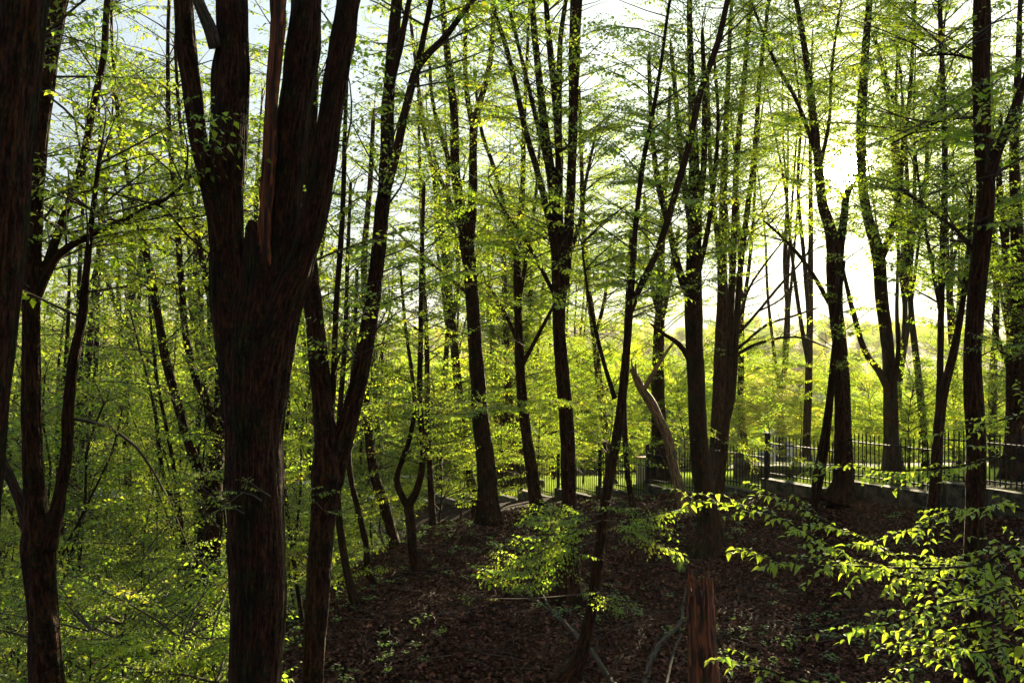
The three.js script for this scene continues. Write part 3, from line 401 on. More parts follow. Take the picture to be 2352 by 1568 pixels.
tree({ label: 'dark trunk with spreading roots fanning into a broom of stems', trunk: [1307, 1382, 62, 1308, 1330, 48, 1307, 1230, 38, 1307, 1134, 34, 1302, 984, 33, 1290, 834, 30, 1284, 740, 30, 1286, 640, 38, 1280, 540, 34, 1272, 450, 24, 1252, 300, 19, 1238, 175, 16, 1224, 30, 14],
  limbs: [[1290, 640, 26, 1283, 480, 20, 1284, 350, 18, 1273, 200, 16, 1260, 75, 14, 1254, -10, 12], [1284, 420, 15, 1284, 250, 14, 1287, 100, 12, 1300, 0, 10], [1296, 660, 26, 1306, 525, 23, 1315, 350, 21, 1319, 150, 26, 1324, 0, 27], [1280, 620, 17, 1264, 520, 15, 1236, 400, 14, 1207, 300, 13, 1186, 200, 12, 1160, 100, 11, 1134, 20, 10], [1262, 400, 12, 1226, 250, 11, 1196, 125, 9, 1170, 20, 8], [1286, 700, 11, 1240, 610, 10, 1200, 540, 8, 1150, 470, 6, 1120, 410, 4], [1300, 600, 12, 1330, 520, 10, 1345, 420, 8, 1370, 300, 6]], crown: { n: 96, low: 0.3, len: 1.7 },
  roots: [[1300, 1372, 20, 1270, 1392, 14, 1258, 1408, 8], [1304, 1378, 18, 1290, 1400, 13, 1276, 1420, 7], [1312, 1380, 18, 1314, 1404, 12, 1308, 1424, 6], [1320, 1376, 18, 1350, 1392, 12, 1362, 1404, 6]], boughs: [{ p: [1290, 690, 1340, 660, 1400, 650, 1460, 655], d0: 19, d1: 16.5, gap: 0.18, width: 1, size: 0.85, from: 0.15 }, { p: [1290, 720, 1240, 700, 1200, 690], d0: 19, d1: 17, gap: 0.18, size: 0.8 }] });
tree({ name: 'leaning_tree', label: 'slender dark tree leaning across the slope with bright low sprays', lean: 0, trunk: [1300, 1560, 52, 1322, 1530, 36, 1342, 1480, 29, 1361, 1384, 25, 1373, 1290, 24, 1384, 1200, 23, 1402, 1084, 23, 1424, 959, 22, 1437, 834, 19, 1447, 700, 16, 1462, 500, 12, 1477, 375, 11, 1497, 275, 10, 1518, 150, 8, 1536, 20, 7],
  limbs: [[1446, 720, 15, 1472, 655, 16, 1500, 600, 16, 1528, 525, 16, 1548, 455, 16, 1580, 345, 16, 1610, 210, 15, 1650, 95, 14, 1674, -10, 13], [1412, 915, 12, 1392, 850, 10, 1374, 780, 9, 1352, 680, 7, 1336, 560, 5]], crown: { n: 46, low: 0.3, len: 1.4 }, near: 1,
  boughs: [{ p: [1380, 1195, 1330, 1215, 1270, 1250, 1200, 1290, 1142, 1318], d0: 14.6, d1: 13.4, gap: 0.1, width: 0.8, size: 0.8, side: 0.85, from: 0.18, r0: 0.016 }, { p: [1384, 1180, 1330, 1185, 1270, 1195, 1222, 1200], d0: 14.6, d1: 13.8, gap: 0.11, width: 0.7, size: 0.76, side: 0.8, from: 0.2 }, { p: [1372, 1240, 1300, 1270, 1240, 1330, 1190, 1350], d0: 14.6, d1: 13.2, gap: 0.12, width: 0.7, size: 0.76, side: 0.7, from: 0.25 },
    { p: [1390, 1150, 1430, 1165, 1470, 1190, 1500, 1185], d0: 14.6, d1: 14, gap: 0.11, width: 0.6, size: 0.76, side: 0.7 }, { p: [1386, 1195, 1430, 1205, 1470, 1235, 1525, 1264], d0: 14.6, d1: 13.9, gap: 0.1, width: 0.6, size: 0.76, side: 0.7 }, { p: [1366, 1350, 1385, 1370, 1415, 1400], d0: 14.6, d1: 14, gap: 0.1, width: 0.4, size: 0.66, side: 0.6 }, { p: [1364, 1360, 1280, 1370, 1190, 1375, 1090, 1372], d0: 14.6, d1: 13.2, gap: 0.5, width: 0.3, size: 0.66, side: 0.3, from: 0.8 }, { p: [1340, 1240, 1320, 1290, 1330, 1330], d0: 14.3, d1: 13.9, gap: 0.12, size: 0.5, side: 0.4, width: 0.4 },
    { p: [1420, 960, 1440, 1030, 1480, 1060, 1500, 1050], d0: 14.8, d1: 14.6, gap: 0.15, size: 0.76, side: 0.5, width: 0.6 }] });
tree({ name: 'slender_tree', label: 'thin pole of a sapling close behind the leaning dark tree', trunk: [1458, 1190, 18, 1448, 1130, 13, 1441, 1084, 13, 1436, 1000, 12, 1434, 880, 10, 1440, 700, 8, 1450, 520, 6], crown: { n: 12, low: -1.5, len: 1.0 } });
tree({ name: 'dead_tree', label: 'barkless leaning dead trunk, pale along one side', trunk: [1576, 1186, 34, 1566, 1140, 24, 1550, 1084, 22, 1530, 994, 22, 1500, 934, 22, 1472, 890, 19, 1452, 846, 13], mat: WOOD_PALE, rough: 0.2, limbs: [{ p: [1478, 898, 12, 1502, 854, 10, 1530, 810, 7, 1552, 780, 4], mat: WOOD_PALE, bare: 1 }, { p: [1460, 862, 8, 1452, 838, 5, 1449, 820, 2], mat: WOOD_PALE, bare: 1, lean: 0.05 }, { p: [1463, 868, 7, 1460, 840, 4, 1461, 826, 2], mat: WOOD_PALE, bare: 1, lean: -0.05 }], crown: { n: 0 } });
tree({ label: 'stout dark trunk above the broken stump, many upright stems', trunk: [1627, 1270, 62, 1628, 1210, 48, 1620, 1134, 44, 1606, 1034, 42, 1600, 884, 40, 1596, 784, 39, 1593, 650, 38, 1596, 500, 32, 1594, 350, 22, 1588, 180, 16, 1584, 20, 12],
  limbs: [[1592, 700, 22, 1566, 640, 18, 1536, 520, 15, 1512, 420, 13, 1496, 280, 10, 1490, 120, 8], [1598, 520, 18, 1614, 420, 14, 1619, 250, 12, 1613, 60, 9], [1594, 560, 16, 1572, 420, 13, 1556, 260, 11, 1540, 90, 8], [1600, 640, 14, 1624, 540, 12, 1640, 420, 10, 1650, 280, 8, 1640, 120, 6], [1592, 840, 14, 1560, 790, 12, 1530, 770, 9, 1490, 740, 6]], crown: { n: 90, low: 0.8, len: 1.8 }, roots: [[1640, 1268, 22, 1680, 1276, 12, 1700, 1280, 6], [1612, 1272, 20, 1590, 1284, 12, 1576, 1290, 6]],
  boughs: [{ p: [1596, 560, 1660, 420, 1720, 370, 1690, 352], d0: 20.5, d1: 17, gap: 0.3, size: 0.8, width: 0.8, from: 0.4 }, { p: [1595, 480, 1540, 420, 1480, 415, 1420, 420], d0: 20.5, d1: 17, gap: 0.2, size: 0.85, width: 0.9, from: 0.2 }] });
tree({ label: 'trunk just past the fence throwing bare boughs over the valley view', d: 30, trunk: [1645, 1090, 34, 1650, 960, 32, 1655, 834, 30, 1659, 720, 26, 1660, 560, 20, 1664, 380, 15, 1672, 200, 11, 1680, 20, 8],
  limbs: [{ p: [1660, 800, 8.7, 1700, 762, 7.4, 1742, 715, 6.2, 1792, 655, 5.6, 1842, 600, 4.3, 1880, 540, 2.5], bare: 1, twiggy: 1 }, { p: [1658, 830, 8.7, 1705, 792, 6.8, 1762, 746, 5.6, 1822, 726, 5, 1885, 705, 2.5], bare: 1, twiggy: 1 }, { p: [1660, 850, 8.7, 1712, 802, 6.8, 1790, 776, 5.6, 1842, 776, 4.3, 1880, 790, 3.1, 1910, 802, 1.9], bare: 1, twiggy: 1 }, { p: [1660, 780, 8.1, 1696, 735, 6.8, 1722, 660, 5.6, 1770, 590, 4.3, 1806, 545, 2.5], bare: 1, twiggy: 1 }, { p: [1742, 715, 4.3, 1790, 690, 3.7, 1840, 640, 2.5], bare: 1, twiggy: 1 }, { p: [1659, 740, 7.4, 1692, 640, 6.2, 1716, 560, 5, 1760, 470, 3.7, 1800, 400, 2.5], bare: 1, twiggy: 1 }, [1662, 640, 14, 1640, 480, 11, 1630, 330, 9, 1626, 160, 7]], crown: { n: 56, low: 1.5, len: 1.7 },
  boughs: [{ p: [1665, 1010, 1720, 975, 1790, 940, 1850, 905], d0: 29, d1: 27, gap: 0.25, size: 0.95, width: 1.4, from: 0.3 }, { p: [1665, 930, 1730, 900, 1800, 880, 1870, 872], d0: 30, d1: 29, gap: 0.22, size: 1, width: 1.5, from: 0.2 }, { p: [1665, 880, 1730, 850, 1790, 840, 1850, 838], d0: 31, d1: 31, gap: 0.3, size: 1, width: 1.5, from: 0.3 }] });
tree({ label: 'pair of thin dark stems side by side in front of the fence', d: 25.2, trunk: [1648, 1180, 30, 1652, 1130, 22, 1668, 984, 17, 1674, 884, 16, 1678, 725, 16, 1686, 550, 15, 1694, 350, 13, 1708, 200, 11, 1722, 30, 9], limbs: [[1670, 970, 14, 1684, 900, 14, 1692, 740, 14, 1703, 600, 13, 1720, 460, 12, 1734, 350, 11, 1744, 200, 10, 1764, 20, 8]], crown: { n: 40, low: 1.8, len: 1.3 }, boughs: [{ p: [1668, 1000, 1688, 1012, 1712, 1040, 1724, 1062], d0: 25, d1: 24.4, gap: 0.14, width: 0.5, size: 0.6, from: 0.2 }, { p: [1672, 960, 1720, 1000, 1790, 1040, 1862, 1062], d0: 25, d1: 23, gap: 0.16, width: 0.8, size: 0.65, from: 0.3 }, { p: [1664, 1020, 1640, 1000, 1620, 985, 1590, 990], d0: 25, d1: 24.6, gap: 0.16, width: 0.5, size: 0.6, from: 0.25 }] });
tree({ label: 'sunlit forked trunk on the mound below the sun', d: 23, trunk: [1928, 1158, 56, 1938, 1110, 40, 1937, 1000, 36, 1935, 900, 34, 1930, 800, 33, 1920, 710, 32, 1917, 620, 34, 1908, 530, 26, 1890, 470, 21, 1878, 350, 18, 1864, 225, 16, 1844, 80, 13, 1828, -10, 11],
  limbs: [[1922, 620, 24, 1938, 510, 18, 1948, 440, 14, 1966, 420, 8], [1908, 700, 11, 1856, 612, 9, 1795, 542, 7, 1752, 504, 5], [1878, 360, 11, 1830, 230, 9, 1780, 140, 8, 1740, 40, 6], [1880, 400, 10, 1905, 280, 8, 1912, 150, 7, 1930, 20, 5]], crown: { n: 90, low: 2.4, len: 1.8 }, roots: [[1920, 1150, 24, 1890, 1168, 16, 1862, 1180, 8], [1940, 1150, 22, 1980, 1160, 12, 2000, 1166, 6]] });
tree({ name: 'slender_tree', label: 'thin slanting double stem in front of the sunlit forked trunk', trunk: [1866, 1212, 24, 1870, 1150, 19, 1876, 1100, 18, 1893, 1009, 18, 1908, 909, 17, 1913, 850, 14, 1922, 740, 10, 1940, 600, 7], limbs: [[1878, 1150, 10, 1896, 1060, 9, 1908, 960, 8, 1916, 870, 6]], crown: { n: 9, low: -1, len: 0.9 } });
tree({ label: 'trunk beyond the fence parting into two big limbs beside the sun', d: 26.5, trunk: [2050, 1100, 42, 2048, 1020, 34, 2046, 909, 30, 2040, 800, 28, 2026, 690, 28, 2017, 580, 30, 1992, 490, 22, 1980, 400, 20, 1980, 250, 22, 1988, 130, 18, 1998, 0, 14], limbs: [[2020, 600, 20, 2040, 555, 16, 2058, 490, 13, 2074, 350, 11, 2092, 200, 9, 2100, 40, 7], [2044, 905, 16, 2018, 850, 15, 1990, 812, 14, 1964, 730, 12, 1945, 655, 9, 1925, 560, 6], [2046, 920, 12, 2062, 830, 11, 2066, 740, 7]], crown: { n: 100, low: 2.2, len: 1.9 } });
tree({ label: 'dark forked trunk between the sunlit one and the thick upright one', trunk: [2136, 1290, 38, 2140, 1220, 30, 2150, 1110, 25, 2154, 1020, 25, 2164, 920, 22, 2190, 815, 18, 2208, 720, 14, 2224, 600, 11, 2232, 450, 8], limbs: [[2156, 990, 18, 2160, 880, 15, 2162, 760, 14, 2164, 640, 14, 2170, 480, 14, 2171, 340, 13, 2166, 180, 12, 2160, 10, 10], [2162, 720, 10, 2140, 600, 8, 2120, 480, 7, 2100, 330, 5]], crown: { n: 85, low: 0.5, len: 1.8 } });
tree({ label: 'thick upright trunk in front of everything on the sunny side, with one wide fork', d: 12.6, lean: 0, trunk: [2252, 1568, 46, 2240, 1440, 38, 2234, 1330, 38, 2240, 1200, 42, 2244, 1034, 42, 2234, 840, 39, 2240, 720, 38, 2256, 560, 40, 2266, 440, 40, 2258, 320, 36, 2254, 190, 36, 2257, 60, 38, 2258, -30, 36],
  limbs: [[2266, 440, 28, 2290, 355, 22, 2314, 295, 21, 2344, 215, 19, 2380, 120, 16], [2244, 585, 12, 2200, 530, 9, 2156, 498, 8, 2084, 442, 7, 2030, 412, 4], [2244, 270, 7, 2173, 274, 6, 2094, 306, 5, 2030, 340, 3], [2250, 140, 7, 2190, 125, 6, 2110, 130, 4]], crown: { n: 34, low: 1.3, len: 1.6 }, near: 1,
  boughs: [{ p: [2246, 590, 2160, 500, 2084, 442, 1990, 420], d0: 12.6, d1: 12, gap: 0.22, width: 0.8, size: 0.7, from: 0.3, side: 0.6 }, { p: [2246, 270, 2150, 275, 2060, 310, 1960, 350], d0: 12.6, d1: 11.6, gap: 0.2, width: 0.9, size: 0.7, from: 0.25, side: 0.6 }, { p: [2250, 820, 2290, 800, 2340, 795, 2400, 810], d0: 12.6, d1: 12, gap: 0.18, width: 0.8, size: 0.7, from: 0.1 }, { p: [2250, 100, 2150, 120, 2050, 130, 1950, 150], d0: 12.6, d1: 11.8, gap: 0.2, width: 1, size: 0.7, from: 0.2 }] });
tree({ label: 'broad dark trunk at the picture edge beyond the fence', d: 22, trunk: [2340, 1100, 50, 2338, 1000, 44, 2335, 850, 42, 2340, 690, 36, 2336, 520, 26, 2330, 350, 20, 2340, 150, 14, 2344, 10, 10], limbs: [[2338, 700, 20, 2310, 560, 16, 2296, 420, 12, 2300, 260, 9], [2336, 870, 14, 2300, 800, 11, 2280, 720, 8]], crown: { n: 70, low: -1, len: 1.8 } });
tree({ label: 'brown trunk behind the pale stone block', d: 33, trunk: [1516, 1120, 44, 1514, 1000, 34, 1511, 860, 28, 1516, 720, 22, 1520, 560, 15, 1530, 380, 10, 1540, 200, 7], limbs: [[1514, 760, 14, 1540, 640, 11, 1560, 520, 8], [1516, 740, 12, 1490, 600, 10, 1480, 440, 7]], crown: { n: 90, low: -2, len: 2 } });
tree({ label: 'wide reddish trunk splitting just above the lower fence', d: 42, trunk: [1148, 1130, 30, 1147, 1060, 27, 1150, 1000, 30, 1140, 920, 18, 1132, 800, 14, 1124, 640, 10, 1120, 460, 7], limbs: [[1150, 1010, 16, 1162, 950, 13, 1172, 860, 10, 1180, 740, 7]], crown: { n: 90, low: -3.5, len: 2.2 } });
tree({ label: 'straight brown trunk half hidden by a fence post', d: 40, trunk: [1172, 1120, 24, 1172, 1040, 22, 1170, 960, 20, 1166, 860, 16, 1160, 700, 12, 1156, 520, 8], crown: { n: 90, low: -3, len: 2.2 } });
tree({ label: 'brown trunk between the half hidden one and a slim dark trunk', d: 41, trunk: [1192, 1120, 28, 1190, 1040, 24, 1194, 960, 20, 1204, 850, 15, 1216, 700, 11, 1226, 540, 7], crown: { n: 90, low: -3, len: 2.2 } });
tree({ label: 'dark leaning trunk across the fence behind the leaning slender tree', d: 34, trunk: [1402, 1110, 22, 1400, 1060, 18, 1389, 984, 17, 1377, 884, 17, 1362, 740, 15, 1348, 640, 13, 1340, 520, 11, 1336, 380, 9, 1330, 200, 7], limbs: [[1366, 780, 10, 1390, 680, 8, 1402, 560, 6]], crown: { n: 90, low: -2.5, len: 2.1 } });

// ---------------------------------------------------------------- wood behind: prototypes and their copies
function wildTree(seed, o) {                             // stands at the origin, y from 0
  const R = rngOf(seed), g = new THREE.Group(), H = o.h ?? 16, stems = [], r = o.r ?? 0.16, fork = H * (0.16 + 0.3 * R()), lx = (R() - 0.5) * 2.4, lz = (R() - 0.5) * 1.6;
  const line = (a, dx, dz, top, r0, r1) => { const pts = [], rad = []; for (let i = 0; i <= 5; i++) { const t = i / 5; pts.push(V(a.x + dx * Math.pow(t, 0.85) + (R() - 0.5) * 0.3 * (i > 0), lerp(a.y, top, t), a.z + dz * t + (R() - 0.5) * 0.3 * (i > 0))); rad.push(lerp(r0, r1, t)); } return [pts, rad]; };
  const put = (name, [pts, rad], flare) => { const t = tube(pts, rad, { seg: 9, every: 0.6, rough: 0.1, seed: seed + stems.length, flare }); stems.push({ C: t.userData.C, R: t.userData.R }); part(name, t, BARK_FAR, g); return t.userData.C; };
  const C = put('trunk', line(V(0, -0.4, 0), lx, lz, H * 0.85, r * 1.15, 0.03), r * 1.5);
  const k = 2 + Math.floor(R() * 3.5);
  for (let i = 0; i < k; i++) { const at = C[Math.min(C.length - 2, Math.floor((fork / H + 0.1 * i * R()) * C.length))], az = R() * 6.3, sp = 0.8 + 1.6 * R(); put('limb', line(at.clone(), Math.cos(az) * sp, Math.sin(az) * sp, at.y + (H - at.y) * (0.6 + 0.4 * R()), r * 0.62, 0.02)); }
  const list = [], twigs = []; crownOn(stems, R, list, twigs, { n: o.n ?? 100, low: o.low ?? 1.2, len: o.len ?? 2, gap: o.gap ?? 0.26, size: 1 });
  part('branchwork', mergeGeometries(twigs), TWIG, g).userData.kind = 'stuff';
  foliage(list, o.far ? SPRAYS_FAR : SPRAYS, o.leaf ?? LEAF, g, V(0, 0, 0), seed + 9);
  return g;
}
const protos = [1, 2, 3, 4, 5, 6].map((s) => wildTree(500 + s, { h: 14 + s * 1.2, r: 0.1 + 0.03 * (s % 4), n: 105, far: 1, gap: 0.34, len: 2.1 }));
const slimProtos = [1, 2, 3].map((s) => wildTree(600 + s, { h: 9 + s * 1.5, r: 0.055, n: 75, far: 1, gap: 0.28, len: 1.5, low: 0.6 }));
function copyTree(proto, name, x, z, s, turn, label, group) {
  const c = proto.clone(); c.name = numbered(name); c.position.set(x, height(x, z), z); c.rotation.y = turn; c.scale.setScalar(s); scene.add(c); tag(c, label, 'tree', group);
  c.traverse((m) => { if (m !== c) m.name = m.name.replace(/_\d{3}$/, ''); }); return c;
}
const MARKS = [[40, 'the huge edge trunk'], [110, 'the tree with pale edges'], [380, 'the outward-sweeping limb'], [585, 'the great pollard'], [760, 'the twin-stemmed tree'], [850, 'the knee-bent trunk'], [955, 'the lyre-shaped tree'], [1090, 'the tall straight trunk'], [1210, 'the slim dark trunk'], [1300, 'the broom-stemmed tree'], [1430, 'the leaning slender tree'], [1610, 'the stout dark trunk'], [2050, 'the two-limbed trunk'], [2160, 'the dark forked trunk'], [2245, 'the thick upright trunk'], [2340, 'the broad edge trunk']];
const beside = (x, z) => { const px = 1176 + x / -z * FPX; let a = MARKS[0]; for (const m of MARKS) if (Math.abs(m[0] - px) < Math.abs(a[0] - px)) a = m; return (Math.abs(a[0] - px) < 26 ? 'behind ' : px < a[0] ? 'short of ' : 'just past ') + a[1]; };
const sizeWord = (s) => s < 0.75 ? 'small' : s < 0.95 ? 'middling' : s < 1.08 ? 'tall' : 'very tall';
const clearOf = (x, z, gap) => { const px = 1176 + x / -z * FPX, m = gap / -z * FPX; return px + m < 1660 || (px - m > 2010) ; };
{
  const R = rngOf(77), spots = [];
  const scatter = (n, x0, x1, z0, z1, minD, fn) => { for (let t = 0, k = 0; k < n && t < n * 30; t++) { const x = lerp(x0, x1, R()), z = lerp(z0, z1, R()); if (Math.abs(x) > -z * 0.66 + 3 || spots.some(([a, b]) => Math.hypot(a - x, b - z) < minD) || !clearOf(x, z, 2)) continue; spots.push([x, z]); fn(x, z); k++; } };
  scatter(15, -22, -5, -22, -38, 3, (x, z) => { const sc = 0.85 + 0.3 * R(); copyTree(protos[Math.floor(R() * 6)], 'ravine_tree', x, z, sc, R() * 6.3, sizeWord(sc) + ' ' + (z > -26 ? 'near ' : z > -36 ? '' : z > -50 ? 'distant ' : 'far distant ') + 'slim-trunked ravine tree ' + beside(x, z), 'trees in the ravine wood'); });
  scatter(22, -42, -6, -38, -70, 3, (x, z) => { const sc = 0.9 + 0.35 * R(); copyTree(protos[Math.floor(R() * 6)], 'ravine_tree', x, z, sc, R() * 6.3, sizeWord(sc) + ' ' + (z > -26 ? 'near ' : z > -36 ? '' : z > -50 ? 'distant ' : 'far distant ') + 'slim-trunked ravine tree ' + beside(x, z), 'trees in the ravine wood'); });
  scatter(9, -5, 5, -41, -62, 3.2, (x, z) => { const sc = 0.85 + 0.3 * R(); copyTree(protos[Math.floor(R() * 6)], 'graveyard_tree', x, z, sc, R() * 6.3, sizeWord(sc) + ' ' + (z > -26 ? 'near ' : z > -36 ? '' : z > -50 ? 'distant ' : 'far distant ') + 'leafy tree among the graves ' + beside(x, z), 'trees past the fence'); });
  scatter(8, 18, 44, -24, -58, 3.5, (x, z) => { if (x <= 6.5 + 0.38 * -z) return; const sc = 0.85 + 0.3 * R(); copyTree(protos[Math.floor(R() * 6)], 'hillside_tree', x, z, sc, R() * 6.3, sizeWord(sc) + ' ' + (z > -26 ? 'near ' : z > -36 ? '' : z > -50 ? 'distant ' : 'far distant ') + 'backlit tree beyond the fence ' + beside(x, z), 'trees past the sunny end of the fence'); });
  scatter(14, -12, -4.5, -16, -34, 1.8, (x, z) => { const sc = 0.6 + 0.35 * R(); copyTree(slimProtos[Math.floor(R() * 3)], 'ravine_sapling', x, z, sc, R() * 6.3, sizeWord(sc) + ' ' + (z > -26 ? 'near ' : z > -36 ? '' : z > -50 ? 'distant ' : 'far distant ') + 'young ravine tree ' + beside(x, z), 'young trees in the ravine'); });
  scatter(16, -22, -6, -20, -40, 1.8, (x, z) => { const sc = 0.6 + 0.35 * R(); copyTree(slimProtos[Math.floor(R() * 3)], 'ravine_sapling', x, z, sc, R() * 6.3, sizeWord(sc) + ' ' + (z > -26 ? 'near ' : z > -36 ? '' : z > -50 ? 'distant ' : 'far distant ') + 'young ravine tree ' + beside(x, z), 'young trees in the ravine'); });
}
{
  const R = rngOf(99), high = [1, 2, 3].map((k) => wildTree(720 + k, { h: 18 + k, r: 0.15, n: 130, far: 1, gap: 0.3, len: 2.1, low: 9 })), higher = [1, 2].map((k) => wildTree(740 + k, { h: 22, r: 0.16, n: 110, far: 1, gap: 0.3, len: 2.1, low: 14 }));
  [[1722, 40, 'tall thin tree with a high crown over the bare boughs'], [1800, 47, 'high-crowned tree rising over the valley view'], [1848, 37, 'high-crowned tree just beside the sunlit forked trunk'], [2070, 40, 'high-crowned tree beyond the two-limbed trunk'], [2130, 34, 'high-crowned thin tree near the dark forked trunk'], [2205, 44, 'high-crowned tree behind the thick upright trunk'], [2290, 36, 'high-crowned tree by the wide fork'], [2345, 46, 'high-crowned tree at the sunny picture edge']].forEach(([px, d, label], i) => copyTree(i > 0 && i < 4 ? higher[i % 2] : high[i % 3], 'slender_tree', (px - 1176) / FPX * d, -d, 0.95 + 0.15 * R(), R() * 6.3, label, 'high-crowned trees past the fence'));
}
// trees on the bank behind the viewer, which shade the front of the trunks
{
  const R = rngOf(88), proto = wildTree(700, { h: 17, r: 0.2, n: 170, far: 1, gap: 0.26, len: 2.6, low: 1.5 });
  [[-9, 4], [-4, 7], [2, 6], [7, 5], [12, 3], [-15, 3], [-6, 12], [4, 13], [10, 12], [-13, 11], [0, 19], [17, 8]].forEach(([x, z]) => copyTree(proto, 'bank_tree', x, z, 0.95 + 0.2 * R(), R() * 6.3, 'tall leafy tree on the bank behind the viewer', 'trees on the near bank'));
}

// ---------------------------------------------------------------- understorey saplings, hand placed
function sapling(px, top, d, o = {}) {
  const seed = ++treeSeed, R = rngOf(seed), t = P(px, top, d), gy = height(t.x, t.z), base = V(t.x + (R() - 0.5) * 0.6, 0, t.z); base.y = height(base.x, base.z);
  const g = thing('hornbeam_sapling', base, o.label, 'sapling', o.group), pts = [V(base.x, base.y - 0.1, base.z), base.clone().lerp(t, 0.4).add(V((R() - 0.5) * 0.4, 0, 0)), base.clone().lerp(t, 0.75).add(V((R() - 0.5) * 0.4, 0, 0)), t];
  const tg = tube(pts, [0.035, 0.026, 0.016, 0.006], { seg: 7, every: 0.4, seed }), stems = [{ C: tg.userData.C.map((c) => c.clone()), R: tg.userData.R }];
  tg.translate(-base.x, -base.y, -base.z); part('stem', tg, BARK_THIN, g);
  const list = [], twigs = []; crownOn(stems, R, list, twigs, { n: o.n ?? 24, low: Math.max(base.y + 0.5, t.y - (o.tall ?? 2.6)), len: o.len ?? 1.3, gap: 0.15, size: o.size ?? 0.8 });
  const tw = mergeGeometries(twigs); tw.translate(-base.x, -base.y, -base.z); part('branchwork', tw, TWIG, g).userData.kind = 'stuff';
  foliage(list, o.near ? SPRAYS_NEAR : SPRAYS, o.leaf ?? LEAF, g, base, seed); return g;
}
[[300, 1340, 13, 'leafy sapling filling the ravine left of the low forked trunk'], [420, 1420, 11.5, 'bright sapling crown close against the foot of the great pollard'], [210, 1450, 12, 'sapling crown next to the tree with pale edges'], [480, 1500, 11, 'low sapling tuft at the foot of the great pollard'], [350, 1500, 12.5, 'low broad sapling at the bottom of the ravine view'], [40, 1400, 14, 'sapling peeping out behind the tree with pale edges'], [330, 1250, 17, 'shaded sapling deeper in the ravine'], [230, 1200, 20, 'sapling below the pale path']].forEach(([x, y, d, label], i) => sapling(x, y, d, { label, n: 34, len: 1.5, tall: 2.2, size: 0.9 }));
[[860, 1050, 27, 'bright bushy sapling on the lip of the bank'], [760, 1160, 23, 'sapling growing between the twin-stemmed tree and the bank'], [700, 1240, 20, 'shaded sapling glimpsed beside the great pollard'], [872, 1130, 30, 'leafy sapling short of the lower end of the fence'], [670, 1100, 26, 'sapling crown beside the great pollard']].forEach(([x, y, d, label]) => sapling(x, y, d, { label, n: 34, len: 1.6, tall: 3.4 }));
[[1000, 900, 30, 'bright green sapling beyond the thin straight tree'], [1060, 880, 34, 'tall sapling behind the slim leaning trunk'], [1340, 840, 36, 'tall bright sapling beyond the broom-stemmed tree'], [1240, 850, 35, 'tall bright sapling past the slim dark trunk'], [1400, 900, 33, 'bright sapling above the fence'], [1560, 860, 36, 'sunlit sapling behind the barkless dead trunk']].forEach(([x, y, d, label]) => sapling(x, y, d, { label, n: 60, len: 2.2, tall: 5, size: 1 }));
[[1760, 900, 38, 'yellow bush in young leaf past the fence'], [1835, 870, 42, 'golden bush in young leaf with the valley behind'], [1700, 940, 40, 'pale bush behind the mossy gravestone']].forEach(([x, y, d, label]) => sapling(x, y, d, { label, n: 50, len: 1.4, tall: 3.2, size: 0.9, leaf: LEAF_YOUNG }));
[[1640, 800, 39, 'bright bush between the stout trunk and the paired stems'], [1700, 818, 44, 'high bright bush under the bare boughs'], [1775, 826, 47, 'broad bright bush in front of the hazy valley'], [1850, 850, 46, 'bright bush below the far roofs'], [1905, 870, 41, 'bright bush beside the slanting double stem'], [1990, 900, 36, 'sunlit bush beyond the fence near the sunlit forked trunk'], [2100, 880, 33, 'sunlit bush behind the fence next to the two-limbed trunk'], [2290, 860, 30, 'sunlit bush behind the broad edge trunk'], [2040, 950, 44, 'low sunlit bush far behind the two-limbed trunk'], [2120, 940, 46, 'low sunlit bush far behind the dark forked trunk'], [2210, 930, 42, 'low sunlit bush far behind the thick upright trunk'], [1955, 950, 48, 'low sunlit bush far behind the sunlit forked trunk'], [2330, 920, 44, 'low sunlit bush at the sunny picture edge'], [2180, 800, 38, 'tall sunlit bush behind the dark forked trunk']].forEach(([x, y, d, label]) => sapling(x, y, d, { label, n: 60, len: 2, tall: 4.6, size: 1 }));

